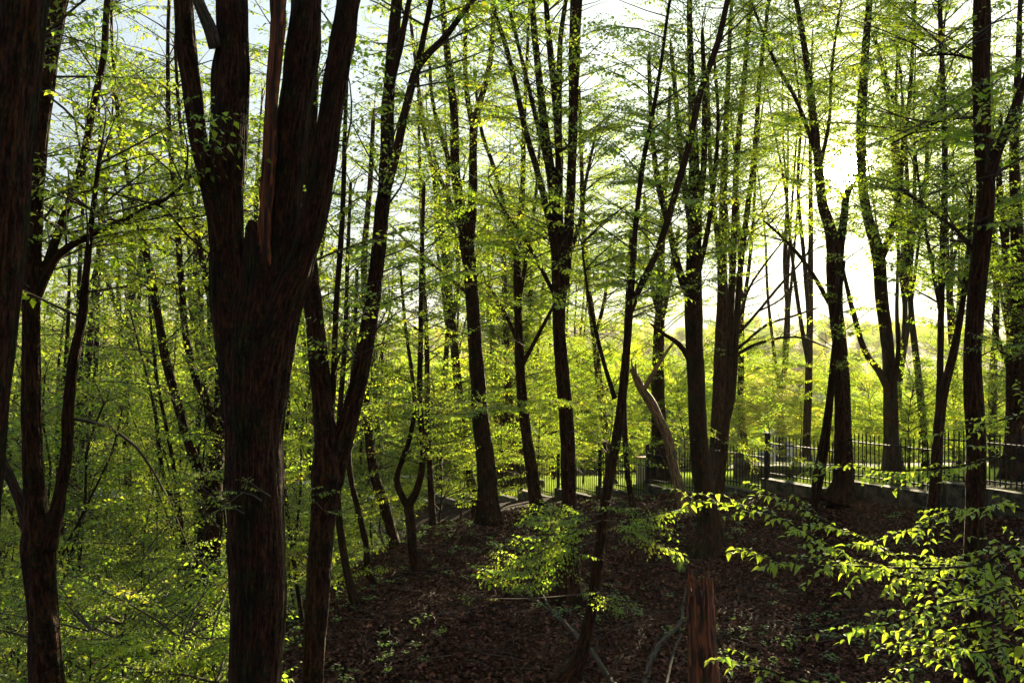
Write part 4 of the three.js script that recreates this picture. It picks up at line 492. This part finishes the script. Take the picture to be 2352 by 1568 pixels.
// ---------------------------------------------------------------- overhanging boughs close to the viewer: single leaves
{
  const R = rngOf(4242), px = 2500, d = 6.4, gx = (px - 1176) / FPX * d, base = V(gx, height(gx, -d), -d), g = thing('hornbeam_sapling', base, 'young tree reaching in over the dark slope with large bright leaves', 'sapling');
  const leaves = [0, 1, 2, 3].map((k) => { const f = new THREE.BufferGeometry(); f.setAttribute('position', new THREE.Float32BufferAttribute(leafShape(0.05 + 0.004 * k, 0.028 + 0.002 * k, 0.15 + 0.2 * k, 0.05 + 0.17 * k, true).flat(), 3)); f.computeVertexNormals(); return f; });
  const tints = [LEAF_NEAR, leafMat(0.42, 0.48, 0.04), leafMat(0.22, 0.38, 0.03)];
  const stem = [V(base.x, base.y - 0.2, base.z), V(base.x + 0.1, base.y + 1.5, base.z - 0.05), V(base.x, base.y + 3.2, base.z), V(base.x - 0.1, base.y + 5.2, base.z)];
  const loc = (geo) => geo.translate(-base.x, -base.y, -base.z);
  part('stem', loc(tube(stem, [0.06, 0.05, 0.04, 0.02], { seg: 10, every: 0.2, seed: 5 })), BARK_THIN, g);
  const all = [], twigs = [], e = new THREE.Euler();
  const leafAlong = (pts, gap, from) => { const c = new THREE.CatmullRomCurve3(pts), L = c.getLength(); let side = 1; for (let s = from * L; s <= L + 0.01; s += gap * (0.8 + 0.4 * R()), side = -side) { const t = Math.min(1, s / L), at = c.getPointAt(t), td = c.getTangentAt(Math.min(0.999, t)), yaw = Math.atan2(-td.z, td.x); all.push([at, yaw + side * (0.7 + 0.4 * R()) * (t > 0.98 ? 0 : 1), (R() - 0.5) * 1.1, -0.2 + (R() - 0.5) * 1.0, 0.45 + 0.7 * R()]); } };
  const B = [[[2500, 1010, 6.4], [2352, 1058, 6.5], [2200, 1072, 6.8], [2050, 1082, 7], [1950, 1070, 7.1], [1868, 1066, 7.2]], [[2500, 1150, 6.4], [2330, 1340, 6.1], [2130, 1335, 5.9], [1960, 1290, 5.8], [1850, 1222, 5.8], [1740, 1170, 5.9], [1590, 1146, 6]], [[2500, 1180, 6.4], [2352, 1262, 5.8], [2250, 1298, 5.6], [2110, 1305, 5.5], [1960, 1300, 5.5], [1830, 1298, 5.6], [1720, 1268, 5.7]],
    [[2500, 1300, 6.4], [2352, 1360, 5.6], [2250, 1372, 5.3], [2150, 1392, 5.2], [2050, 1432, 5.1], [1975, 1440, 5]], [[2500, 1430, 6.4], [2352, 1490, 5.4], [2250, 1500, 5.2], [2150, 1492, 5], [2080, 1530, 5]], [[2500, 1100, 6.4], [2352, 1172, 6.3], [2280, 1168, 6.3], [2190, 1176, 6.2], [2095, 1222, 6.1]], [[2500, 1480, 6.4], [2300, 1610, 5.4], [2000, 1590, 5], [1850, 1570, 5], [1770, 1540, 5], [1680, 1516, 5]], [[2500, 1240, 6.4], [2300, 1330, 6], [2080, 1290, 6], [1930, 1215, 6.1], [1830, 1165, 6.2], [1745, 1130, 6.3]], [[2500, 1320, 6.4], [2352, 1420, 5.6], [2260, 1440, 5.4], [2180, 1450, 5.3], [2110, 1475, 5.2]], [[2500, 960, 6.4], [2352, 960, 6.6], [2290, 968, 6.8], [2230, 985, 7]]];
  B.forEach((b) => {
    const pts = b.map((q) => P(...q)), c = new THREE.CatmullRomCurve3(pts), L = c.getLength(); pts[0].copy(stem[1]).lerp(stem[3], Math.min(1, Math.max(0, (pts[0].y - stem[1].y) / (stem[3].y - stem[1].y))));
    part('bough', loc(tube(pts, pts.map((_, i) => lerp(0.014, 0.003, i / (pts.length - 1))), { seg: 6, every: 0.12, rough: 0.1, seed: 3 })), BARK_THIN, g);
    const from = 0.28; leafAlong(pts, 0.045, from); let side = 1;
    for (let s = from * L; s < L; s += 0.066 * (0.7 + 0.6 * R()), side = -side) { const t = s / L, at = c.getPointAt(t), td = c.getTangentAt(t), lat = V(-td.z, 0, td.x).normalize().multiplyScalar(side), l = (0.22 + 0.34 * R()) * (1.2 - 0.6 * t), dir = td.clone().multiplyScalar(0.8).addScaledVector(lat, 0.7).add(V(0, (R() - 0.6) * 0.5, 0)).normalize(); const p2 = [at, at.clone().addScaledVector(dir, l * 0.5).add(V(0, 0.01, 0)), at.clone().addScaledVector(dir, l).add(V(0, -0.03, 0))]; twigs.push(thinTube(p2, 0.003, 0.0014)); leafAlong(p2, 0.034, 0.2); }
  });
  const inView = (p) => { const [x, y] = camPx(p); return x > 1560 && x < 2360 && y > 0 && y < 1575; };
  const vis = all.filter((l) => inView(l[0])).sort((a, b) => b[0].z - a[0].z), near = vis.slice(0, 300), rest = vis.slice(300).concat(all.filter((l) => !inView(l[0])));
  near.forEach(([at, yaw, roll, pitch, s]) => { const m = part('leaf', leaves[Math.floor(R() * 4)], tints[Math.floor(R() * 3)], g); m.position.copy(at).sub(base); m.rotation.set(roll, yaw, pitch, 'YXZ'); m.scale.setScalar(s); });
  leaves.forEach((lg, k) => { const l = rest.filter((_, i) => i % 4 === k), im = new THREE.InstancedMesh(lg, LEAF_NEAR, l.length), o = new THREE.Object3D(), c = new THREE.Color(); l.forEach(([at, yaw, roll, pitch, s], i) => { o.position.copy(at).sub(base); o.rotation.set(roll, yaw, pitch, 'YXZ'); o.scale.setScalar(s); o.updateMatrix(); im.setMatrixAt(i, o.matrix); const t = 0.75 + 0.5 * R(); im.setColorAt(i, c.setRGB(t * (0.9 + 0.25 * R()), t, t)); }); im.name = 'foliage'; im.userData.kind = 'stuff'; g.add(im); });
  part('branchwork', loc(mergeGeometries(twigs)), TWIG, g).userData.kind = 'stuff';
}

// ---------------------------------------------------------------- broken stump and dead wood
{
  const d = 13, c = P(1598, 1568, d), gy = height(c.x, c.z), topY = P(1620, 1346, d).y, base = V(c.x + 0.1, gy, c.z), g = thing('broken_stump', base, 'tall splintered reddish stump standing alone on the slope', 'stump');
  const seg = 72, rows = 70, pos = [], uv = [], idx = [], h = topY - gy;
  for (let j = 0; j <= rows; j++) for (let i = 0; i <= seg; i++) {
    const a = (i % seg) / seg * 2 * Math.PI, t = j / rows, ca = Math.cos(a), sa = Math.sin(a), jag = 0.26 * (noise(ca * 2.4 + 5, sa * 2.4 + 5, 1) - 0.5) + 0.2 * (noise(ca * 9 + 5, sa * 9 + 5, 2) - 0.5), y = -0.3 + t * (h + 0.3 + jag * (0.3 + 0.7 * t) * 2);
    const yy = y / h, cx = lerp(0.06, -0.04, yy) , r0 = lerp(0.27, 0.185, Math.min(1, Math.pow(Math.max(0, yy), 0.6))) * (1 + 0.3 * Math.exp(-Math.max(0, y) / 0.25));
    const r = r0 * (1 + 0.16 * (noise(ca * 4 + 9, sa * 4 + 9, y * 0.7) - 0.5) + 0.16 * (noise(ca * 11, sa * 11, y * 1.1) - 0.5) - 0.13 * step(0.62, 0.72, noise(ca * 6 + 3, sa * 6 + 3, y * 0.5)));
    pos.push(cx + ca * r, y, sa * r); uv.push(i / seg * 2, y / 0.9); if (i && j) { const p = (j - 1) * (seg + 1) + i - 1, q = p + seg + 1; idx.push(p, q + 1, p + 1, p, q, q + 1); }
  }
  const geo = new THREE.BufferGeometry(); geo.setAttribute('position', new THREE.Float32BufferAttribute(pos, 3)); geo.setAttribute('uv', new THREE.Float32BufferAttribute(uv, 2)); geo.setIndex(idx); geo.computeVertexNormals();
  const wm = WOOD.clone(); wm.side = THREE.DoubleSide; part('trunk', geo, wm, g);
  const plug = new THREE.CylinderGeometry(0.17, 0.17, 0.1, 24, 1); part('rotten_core', plug.translate(-0.03, h - 0.16, 0), new THREE.MeshStandardMaterial({ color: new THREE.Color().setRGB(0.05, 0.03, 0.02), roughness: 1 }), g);
  const R = rngOf(9); for (let k = 0; k < 16; k++) { const a = R() * 6.28, s = new THREE.ConeGeometry(0.016 + 0.014 * R(), 0.2 + 0.24 * R(), 5); const m = part('splinter', s, WOOD, g); m.position.set(-0.04 + Math.cos(a) * 0.18, h - 0.02 + 0.02 * R(), Math.sin(a) * 0.18); m.rotation.set((R() - 0.5) * 0.3, R() * 3, (R() - 0.5) * 0.3); }
}
function fallen(pts2, label, o = {}) {                    // points [x, y, w] of the frame, laid on the ground
  const pts = [], rad = []; pts2.forEach(([x, y, w, lift = 0], i) => { const yy = y, d = Math.max(o.min ?? 0, groundHit(x, Math.min(yy, 1700), 9)) - lift * 2, p = P(x, yy, d); pts.push(p); rad.push(w / FPX * d / 2); const h = height(p.x, p.z); p.y = h + rad[i] * (0.15 + 0.5 * noise(i * 1.7, taken.size, 3)); });
  const base = pts[0].clone(), g = thing(o.name ?? 'fallen_log', base, label, 'log'), ge = tube(pts, rad, { seg: 14, every: 0.12, rough: 0.32, seed: 40 + taken.size, tip: o.tip ?? true }); ge.translate(-base.x, -base.y, -base.z); part('bole', ge, o.mat ?? WOOD_GREY, g);
  if (rad[0] > 0.03) { const q = rngOf(900 + taken.size); for (let k = 0; k < 4; k++) { const i = 1 + Math.floor(q() * (pts.length - 2)), a = pts[i], d = V(q() - 0.5, 0.3 + 0.5 * q(), q() - 0.5).normalize(), L = 0.12 + 0.3 * q(), st = tube([a.clone(), a.clone().addScaledVector(d, L * 0.5), a.clone().addScaledVector(d, L).add(V(0.03, 0.02, 0))], [rad[i] * 0.45, rad[i] * 0.3, rad[i] * 0.2], { seg: 7, every: 0.08, rough: 0.25, seed: k }); st.translate(-base.x, -base.y, -base.z); part('stub', st, o.mat ?? WOOD_GREY, g); } }
  (o.side ?? []).forEach((s, k) => { const q = [], r = []; s.forEach(([x, y, w]) => { const d = groundHit(x, Math.min(y, 1700), 9), p = P(x, y, d); q.push(p); r.push(w / FPX * d / 2); p.y = Math.max(p.y, height(p.x, p.z) + 0.03); }); const t = tube(q, r, { seg: 9, every: 0.12, rough: 0.2, seed: 60 + k, tip: true }); t.translate(-base.x, -base.y, -base.z); part('branch', t, o.mat ?? WOOD_GREY, g); });
  return g;
}
fallen([[1430, 1600, 14.0], [1400, 1568, 14.0], [1365, 1510, 12.6], [1320, 1460, 11.9], [1275, 1420, 11.2], [1232, 1385, 9.1], [1198, 1352, 5.6]], 'long grey fallen log crossing behind the foot of the leaning slender tree', { side: [[[1330, 1478, 9.1], [1300, 1440, 9.8], [1262, 1400, 8.4], [1246, 1368, 5.6]]] });
fallen([[1224, 1350, 6.3], [1255, 1343, 7.0], [1290, 1338, 7.0], [1340, 1342, 5.6]], 'short reddish log lying behind the spreading roots', { mat: WOOD });
fallen([[1375, 1340, 5.6], [1410, 1348, 7.0], [1440, 1352, 6.3], [1452, 1330, 4.2]], 'dead branch on the slope past the leaning slender tree', { mat: WOOD });
fallen([[1470, 1620, 18], [1484, 1568, 17], [1500, 1512, 14], [1530, 1472, 13], [1562, 1437, 9], [1570, 1395, 7], [1578, 1341, 5]], 'thick crooked grey branch lying against the splintered stump', { side: [[[1530, 1585, 7.0], [1548, 1505, 7.0], [1568, 1458, 5.6]]] });
fallen([[1100, 1235, 3.5], [1130, 1265, 3.5], [1160, 1300, 2.8]], 'thin dead stick below the tall straight trunk', { name: 'fallen_stick' });
fallen([[870, 1340, 4.2], [910, 1318, 4.9], [955, 1300, 4.2]], 'mossy stick leading to the foot of the lyre-shaped tree', { name: 'fallen_stick', mat: BARK });
fallen([[1700, 1360, 2.8], [1690, 1400, 2.8], [1680, 1440, 2.5]], 'upright thin twig behind the splintered stump', { name: 'fallen_stick' });
fallen([[2000, 1270, 2.8], [2045, 1240, 2.8], [2075, 1180, 2.5]], 'thin stick on the bare slope below the sunlit forked trunk', { name: 'fallen_stick' });
fallen([[1380, 1460, 3.5], [1450, 1435, 3.5], [1530, 1420, 2.8]], 'long thin twig on the litter between log and stump', { name: 'fallen_stick' });

// ---------------------------------------------------------------- litter, ground plants, grass
{
  const R = rngOf(321), o = new THREE.Object3D(), c = new THREE.Color();
  const scatter = (name, geo, mat, n, where, label, size, tint) => {
    const ms = []; for (let k = 0, t = 0; k < n && t < n * 12; t++) { const p = where(); if (!p) continue; k++; ms.push(p); }
    const im = new THREE.InstancedMesh(geo, mat, ms.length); ms.forEach(([x, z], i) => { const e = 0.25, y = height(x, z), nx = height(x - e, z) - height(x + e, z), nz = height(x, z - e) - height(x, z + e); o.position.set(x, y + 0.015, z); o.rotation.set(nz / 0.5 + (R() - 0.5) * size.tilt, R() * 6.28, -nx / 0.5 * 0 + (R() - 0.5) * size.tilt, 'XYZ'); o.scale.setScalar(lerp(size.lo, size.hi, R())); o.updateMatrix(); im.setMatrixAt(i, o.matrix); im.setColorAt(i, c.setRGB(...tint())); });
    im.name = name; im.castShadow = im.receiveShadow = true; scene.add(im); return tag(im, label, null, null, 'stuff');
  };
  const view = (d0, d1, pow = 1) => { const d = lerp(d0, d1, Math.pow(R(), pow)), x = (R() * 2352 * 1.1 - 118 - 1176) / FPX * d; return [x, -d]; };
  const dead = new THREE.BufferGeometry(); dead.setAttribute('position', new THREE.Float32BufferAttribute(leafShape(0.075, 0.045, 0.5, 0.2, false).flat(), 3)); dead.computeVertexNormals();
  scatter('leaf_litter', dead, new THREE.MeshPhysicalMaterial({ specularIntensity: 0.25, color: new THREE.Color().setRGB(0.16, 0.07, 0.04), roughness: 0.85, side: THREE.DoubleSide }), 80000, () => { const [x, z] = view(11, 32, 0.8); return beyondFence(x, z) < 0 && x > -5 ? [x, z] : null; }, 'brown dead leaves littering the slope', { lo: 0.7, hi: 1.7, tilt: 1.4 }, () => { const t = 0.25 + 1.3 * R() * R(); return [t * (0.85 + 0.3 * R()), t * (0.8 + 0.3 * R()), t]; });
  const stick = thinTube([V(-0.3, 0, 0), V(-0.05, 0.02, 0.03), V(0.12, 0.012, -0.01), V(0.34, 0.03, 0.05)], 0.008, 0.003);
  scatter('fallen_twigs', stick, WOOD_GREY, 900, () => { const [x, z] = view(11, 30, 0.8); return beyondFence(x, z) < -0.3 && x > -4.5 ? [x, z] : null; }, 'thin dead twigs strewn over the leaf litter', { lo: 0.4, hi: 1.7, tilt: 0.25 }, () => { const t = 0.6 + R(); return [t, t, t]; });
  const sprig = (seed, n, h, l, w) => { const r = rngOf(seed), pts = [], m = new THREE.Matrix4(), q = new THREE.Quaternion(), e = new THREE.Euler(); for (let i = 0; i < n; i++) { e.set((r() - 0.5) * 0.8, i * 2.4 + r(), -0.1 + r() * 0.7, 'YXZ'); q.setFromEuler(e); const s = 0.7 + 0.6 * r(); m.compose(V((r() - 0.5) * 0.12, h * r(), (r() - 0.5) * 0.12), q, V(s, s, s)); for (const p of leafShape(l, w, 0.2, 0.3, false)) pts.push(...V(...p).applyMatrix4(m).toArray()); } const g = new THREE.BufferGeometry(); g.setAttribute('position', new THREE.Float32BufferAttribute(pts, 3)); g.computeVertexNormals(); return g; };
  const patch = (x, z) => fbm(x * 0.5 + 40, z * 0.5, 4);
  scatter('ground_ivy', sprig(1, 12, 0.1, 0.05, 0.036), LEAF_LOW, 600, () => { const [x, z] = view(11, 30, 0.8); return beyondFence(x, z) < -0.2 && x > -4.5 && R() < step(0.44, 0.6, patch(x, z)) + 0.03 ? [x, z] : null; }, 'low green plants scattered over the leaf litter', { lo: 0.6, hi: 1.5, tilt: 0.3 }, () => { const t = 0.7 + 0.6 * R(); return [t, t, t]; });
  scatter('undergrowth', sprig(2, 22, 0.45, 0.085, 0.055), LEAF_LOW, 3600, () => { const x = lerp(-26, -4.2, R()), z = -lerp(10, 60, R()); return height(x, z) < -6.6 ? [x, z] : null; }, 'green undergrowth covering the ravine floor', { lo: 0.8, hi: 2, tilt: 0.4 }, () => { const t = 0.7 + 0.6 * R(); return [t, t, t]; });
  const tuft = (seed, n, h) => { const r = rngOf(seed), pts = []; for (let i = 0; i < n; i++) { const a = r() * 6.28, l = h * (0.5 + 0.6 * r()), x = (r() - 0.5) * 0.14, z = (r() - 0.5) * 0.14, b = 0.35 * r() * l, w = 0.005; const ca = Math.cos(a), sa = Math.sin(a); pts.push(x - sa * w, 0, z + ca * w, x + sa * w, 0, z - ca * w, x + ca * b * 0.5, l * 0.6, z + sa * b * 0.5, x + ca * b * 0.5 + sa * w, l * 0.6, z + sa * b * 0.5 - ca * w, x + ca * b * 0.5 - sa * w * 0.5, l * 0.58, z + sa * b * 0.5, x + ca * b * 1.3, l, z + sa * b * 1.3); } const g = new THREE.BufferGeometry(); g.setAttribute('position', new THREE.Float32BufferAttribute(pts, 3)); g.computeVertexNormals(); return g; };
  scatter('grass', tuft(1, 26, 0.22), leafMat(0.25, 0.34, 0.05, 0.5), 16000, () => { const [x, z] = view(24, 52, 0.9); const b = beyondFence(x, z); return b > 0.3 && x > -7 ? [x, z] : null; }, 'sunlit grass among the graves', { lo: 0.7, hi: 1.5, tilt: 0.2 }, () => { const t = 0.7 + 0.6 * R(); return [t, t, t]; });
  const d = groundHit(1566, 1318), p = P(1566, 1318, d), gt = part('grass_tuft', tuft(5, 70, 0.42), leafMat(0.24, 0.36, 0.06, 0.5), scene); gt.position.set(p.x, height(p.x, p.z), p.z); tag(gt, 'bright grass tuft on the slope just behind the splintered stump', 'grass tuft');
}

// ---------------------------------------------------------------- valley: houses and far woods
{
  const wallM = new THREE.MeshStandardMaterial({ color: new THREE.Color().setRGB(0.55, 0.53, 0.5), roughness: 0.8 }), roofM = new THREE.MeshStandardMaterial({ color: new THREE.Color().setRGB(0.2, 0.19, 0.2), roughness: 0.7 }), redM = new THREE.MeshStandardMaterial({ color: new THREE.Color().setRGB(0.25, 0.11, 0.07), roughness: 0.8 }), glass = new THREE.MeshStandardMaterial({ color: 0x202428, roughness: 0.2 });
  const house = (px, d, w, h, dp, mat, turn, label) => {
    const x = (px - 1176) / FPX * d, p = V(x, height(x, -d), -d), g = thing('valley_house', p, label, 'house', 'houses in the valley'); g.rotation.y = turn;
    part('wall', new THREE.BoxGeometry(w, h + 4, dp).translate(0, h / 2 - 2, 0), wallM, g);
    const s = new THREE.Shape(); s.moveTo(-dp / 2 - 0.5, 0); s.lineTo(dp / 2 + 0.5, 0); s.lineTo(0, dp * 0.42); s.closePath(); const r = new THREE.ExtrudeGeometry(s, { depth: w + 1, bevelEnabled: false }); r.translate(0, 0, -(w + 1) / 2); r.rotateY(Math.PI / 2); r.translate(0, h + 0.02, 0); part('roof', r, mat, g);
    for (let i = 0; i < Math.floor(w / 3); i++) part('window', new THREE.BoxGeometry(1.1, 1.3, 0.12), glass, g).position.set(-w / 2 + 1.8 + i * 3, h * 0.55, dp / 2 + 0.03);
  };
  house(1802, 330, 26, 6, 11, roofM, 0.25, 'long grey-roofed house in the hazy valley'); house(1722, 210, 10, 5, 8, roofM, -0.3, 'small pale house among the valley trees'); house(1748, 150, 8, 4.5, 7, roofM, 0.5, 'pale cottage beyond the golden bush'); house(1860, 420, 16, 6, 10, redM, 0.1, 'red-roofed house on the far slope');
  // one loose crown, many copies: a wood too far off to count
  const R = rngOf(55), pts = []; for (let i = 0; i < 420; i++) { const u = R() * 6.28, v = Math.acos(2 * R() - 1), r = Math.pow(R(), 0.4), k = 0.75 + 0.5 * noise(Math.cos(u) * 2 + 4, Math.sin(u) * 2 + 4, v * 2), c = V(Math.cos(u) * Math.sin(v) * 3.4 * r * k, 5.2 + Math.cos(v) * 4.2 * r * k, Math.sin(u) * Math.sin(v) * 3.4 * r * k), e = new THREE.Euler(R() * 6, R() * 6, R() * 6); for (const q of leafShape(0.75 + 0.5 * R(), 0.55, 0.3, 0.2, false)) pts.push(...V(...q).applyEuler(e).add(c).toArray()); }
  const crown = new THREE.BufferGeometry(); crown.setAttribute('position', new THREE.Float32BufferAttribute(pts, 3)); crown.computeVertexNormals();
  const N = 2600, im = new THREE.InstancedMesh(crown, LEAF_FAR, N), o = new THREE.Object3D(), c = new THREE.Color(); let k = 0;
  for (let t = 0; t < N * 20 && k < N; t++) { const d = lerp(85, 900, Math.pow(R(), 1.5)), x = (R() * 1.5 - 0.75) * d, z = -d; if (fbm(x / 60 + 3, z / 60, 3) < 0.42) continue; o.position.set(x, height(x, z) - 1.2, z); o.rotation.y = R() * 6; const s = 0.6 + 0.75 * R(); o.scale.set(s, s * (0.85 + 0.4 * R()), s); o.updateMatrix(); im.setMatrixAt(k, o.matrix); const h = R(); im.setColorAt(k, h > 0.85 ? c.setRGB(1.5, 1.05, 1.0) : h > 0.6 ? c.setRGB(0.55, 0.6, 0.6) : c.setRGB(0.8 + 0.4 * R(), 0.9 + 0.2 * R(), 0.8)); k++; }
  im.count = k; im.name = 'far_woods'; scene.add(im); tag(im, 'hazy far woods covering the valley and its hills', null, null, 'stuff');
}
scene.traverse((o) => { if (o.isMesh) o.castShadow = o.receiveShadow = true; });
renderer.render(scene, camera);
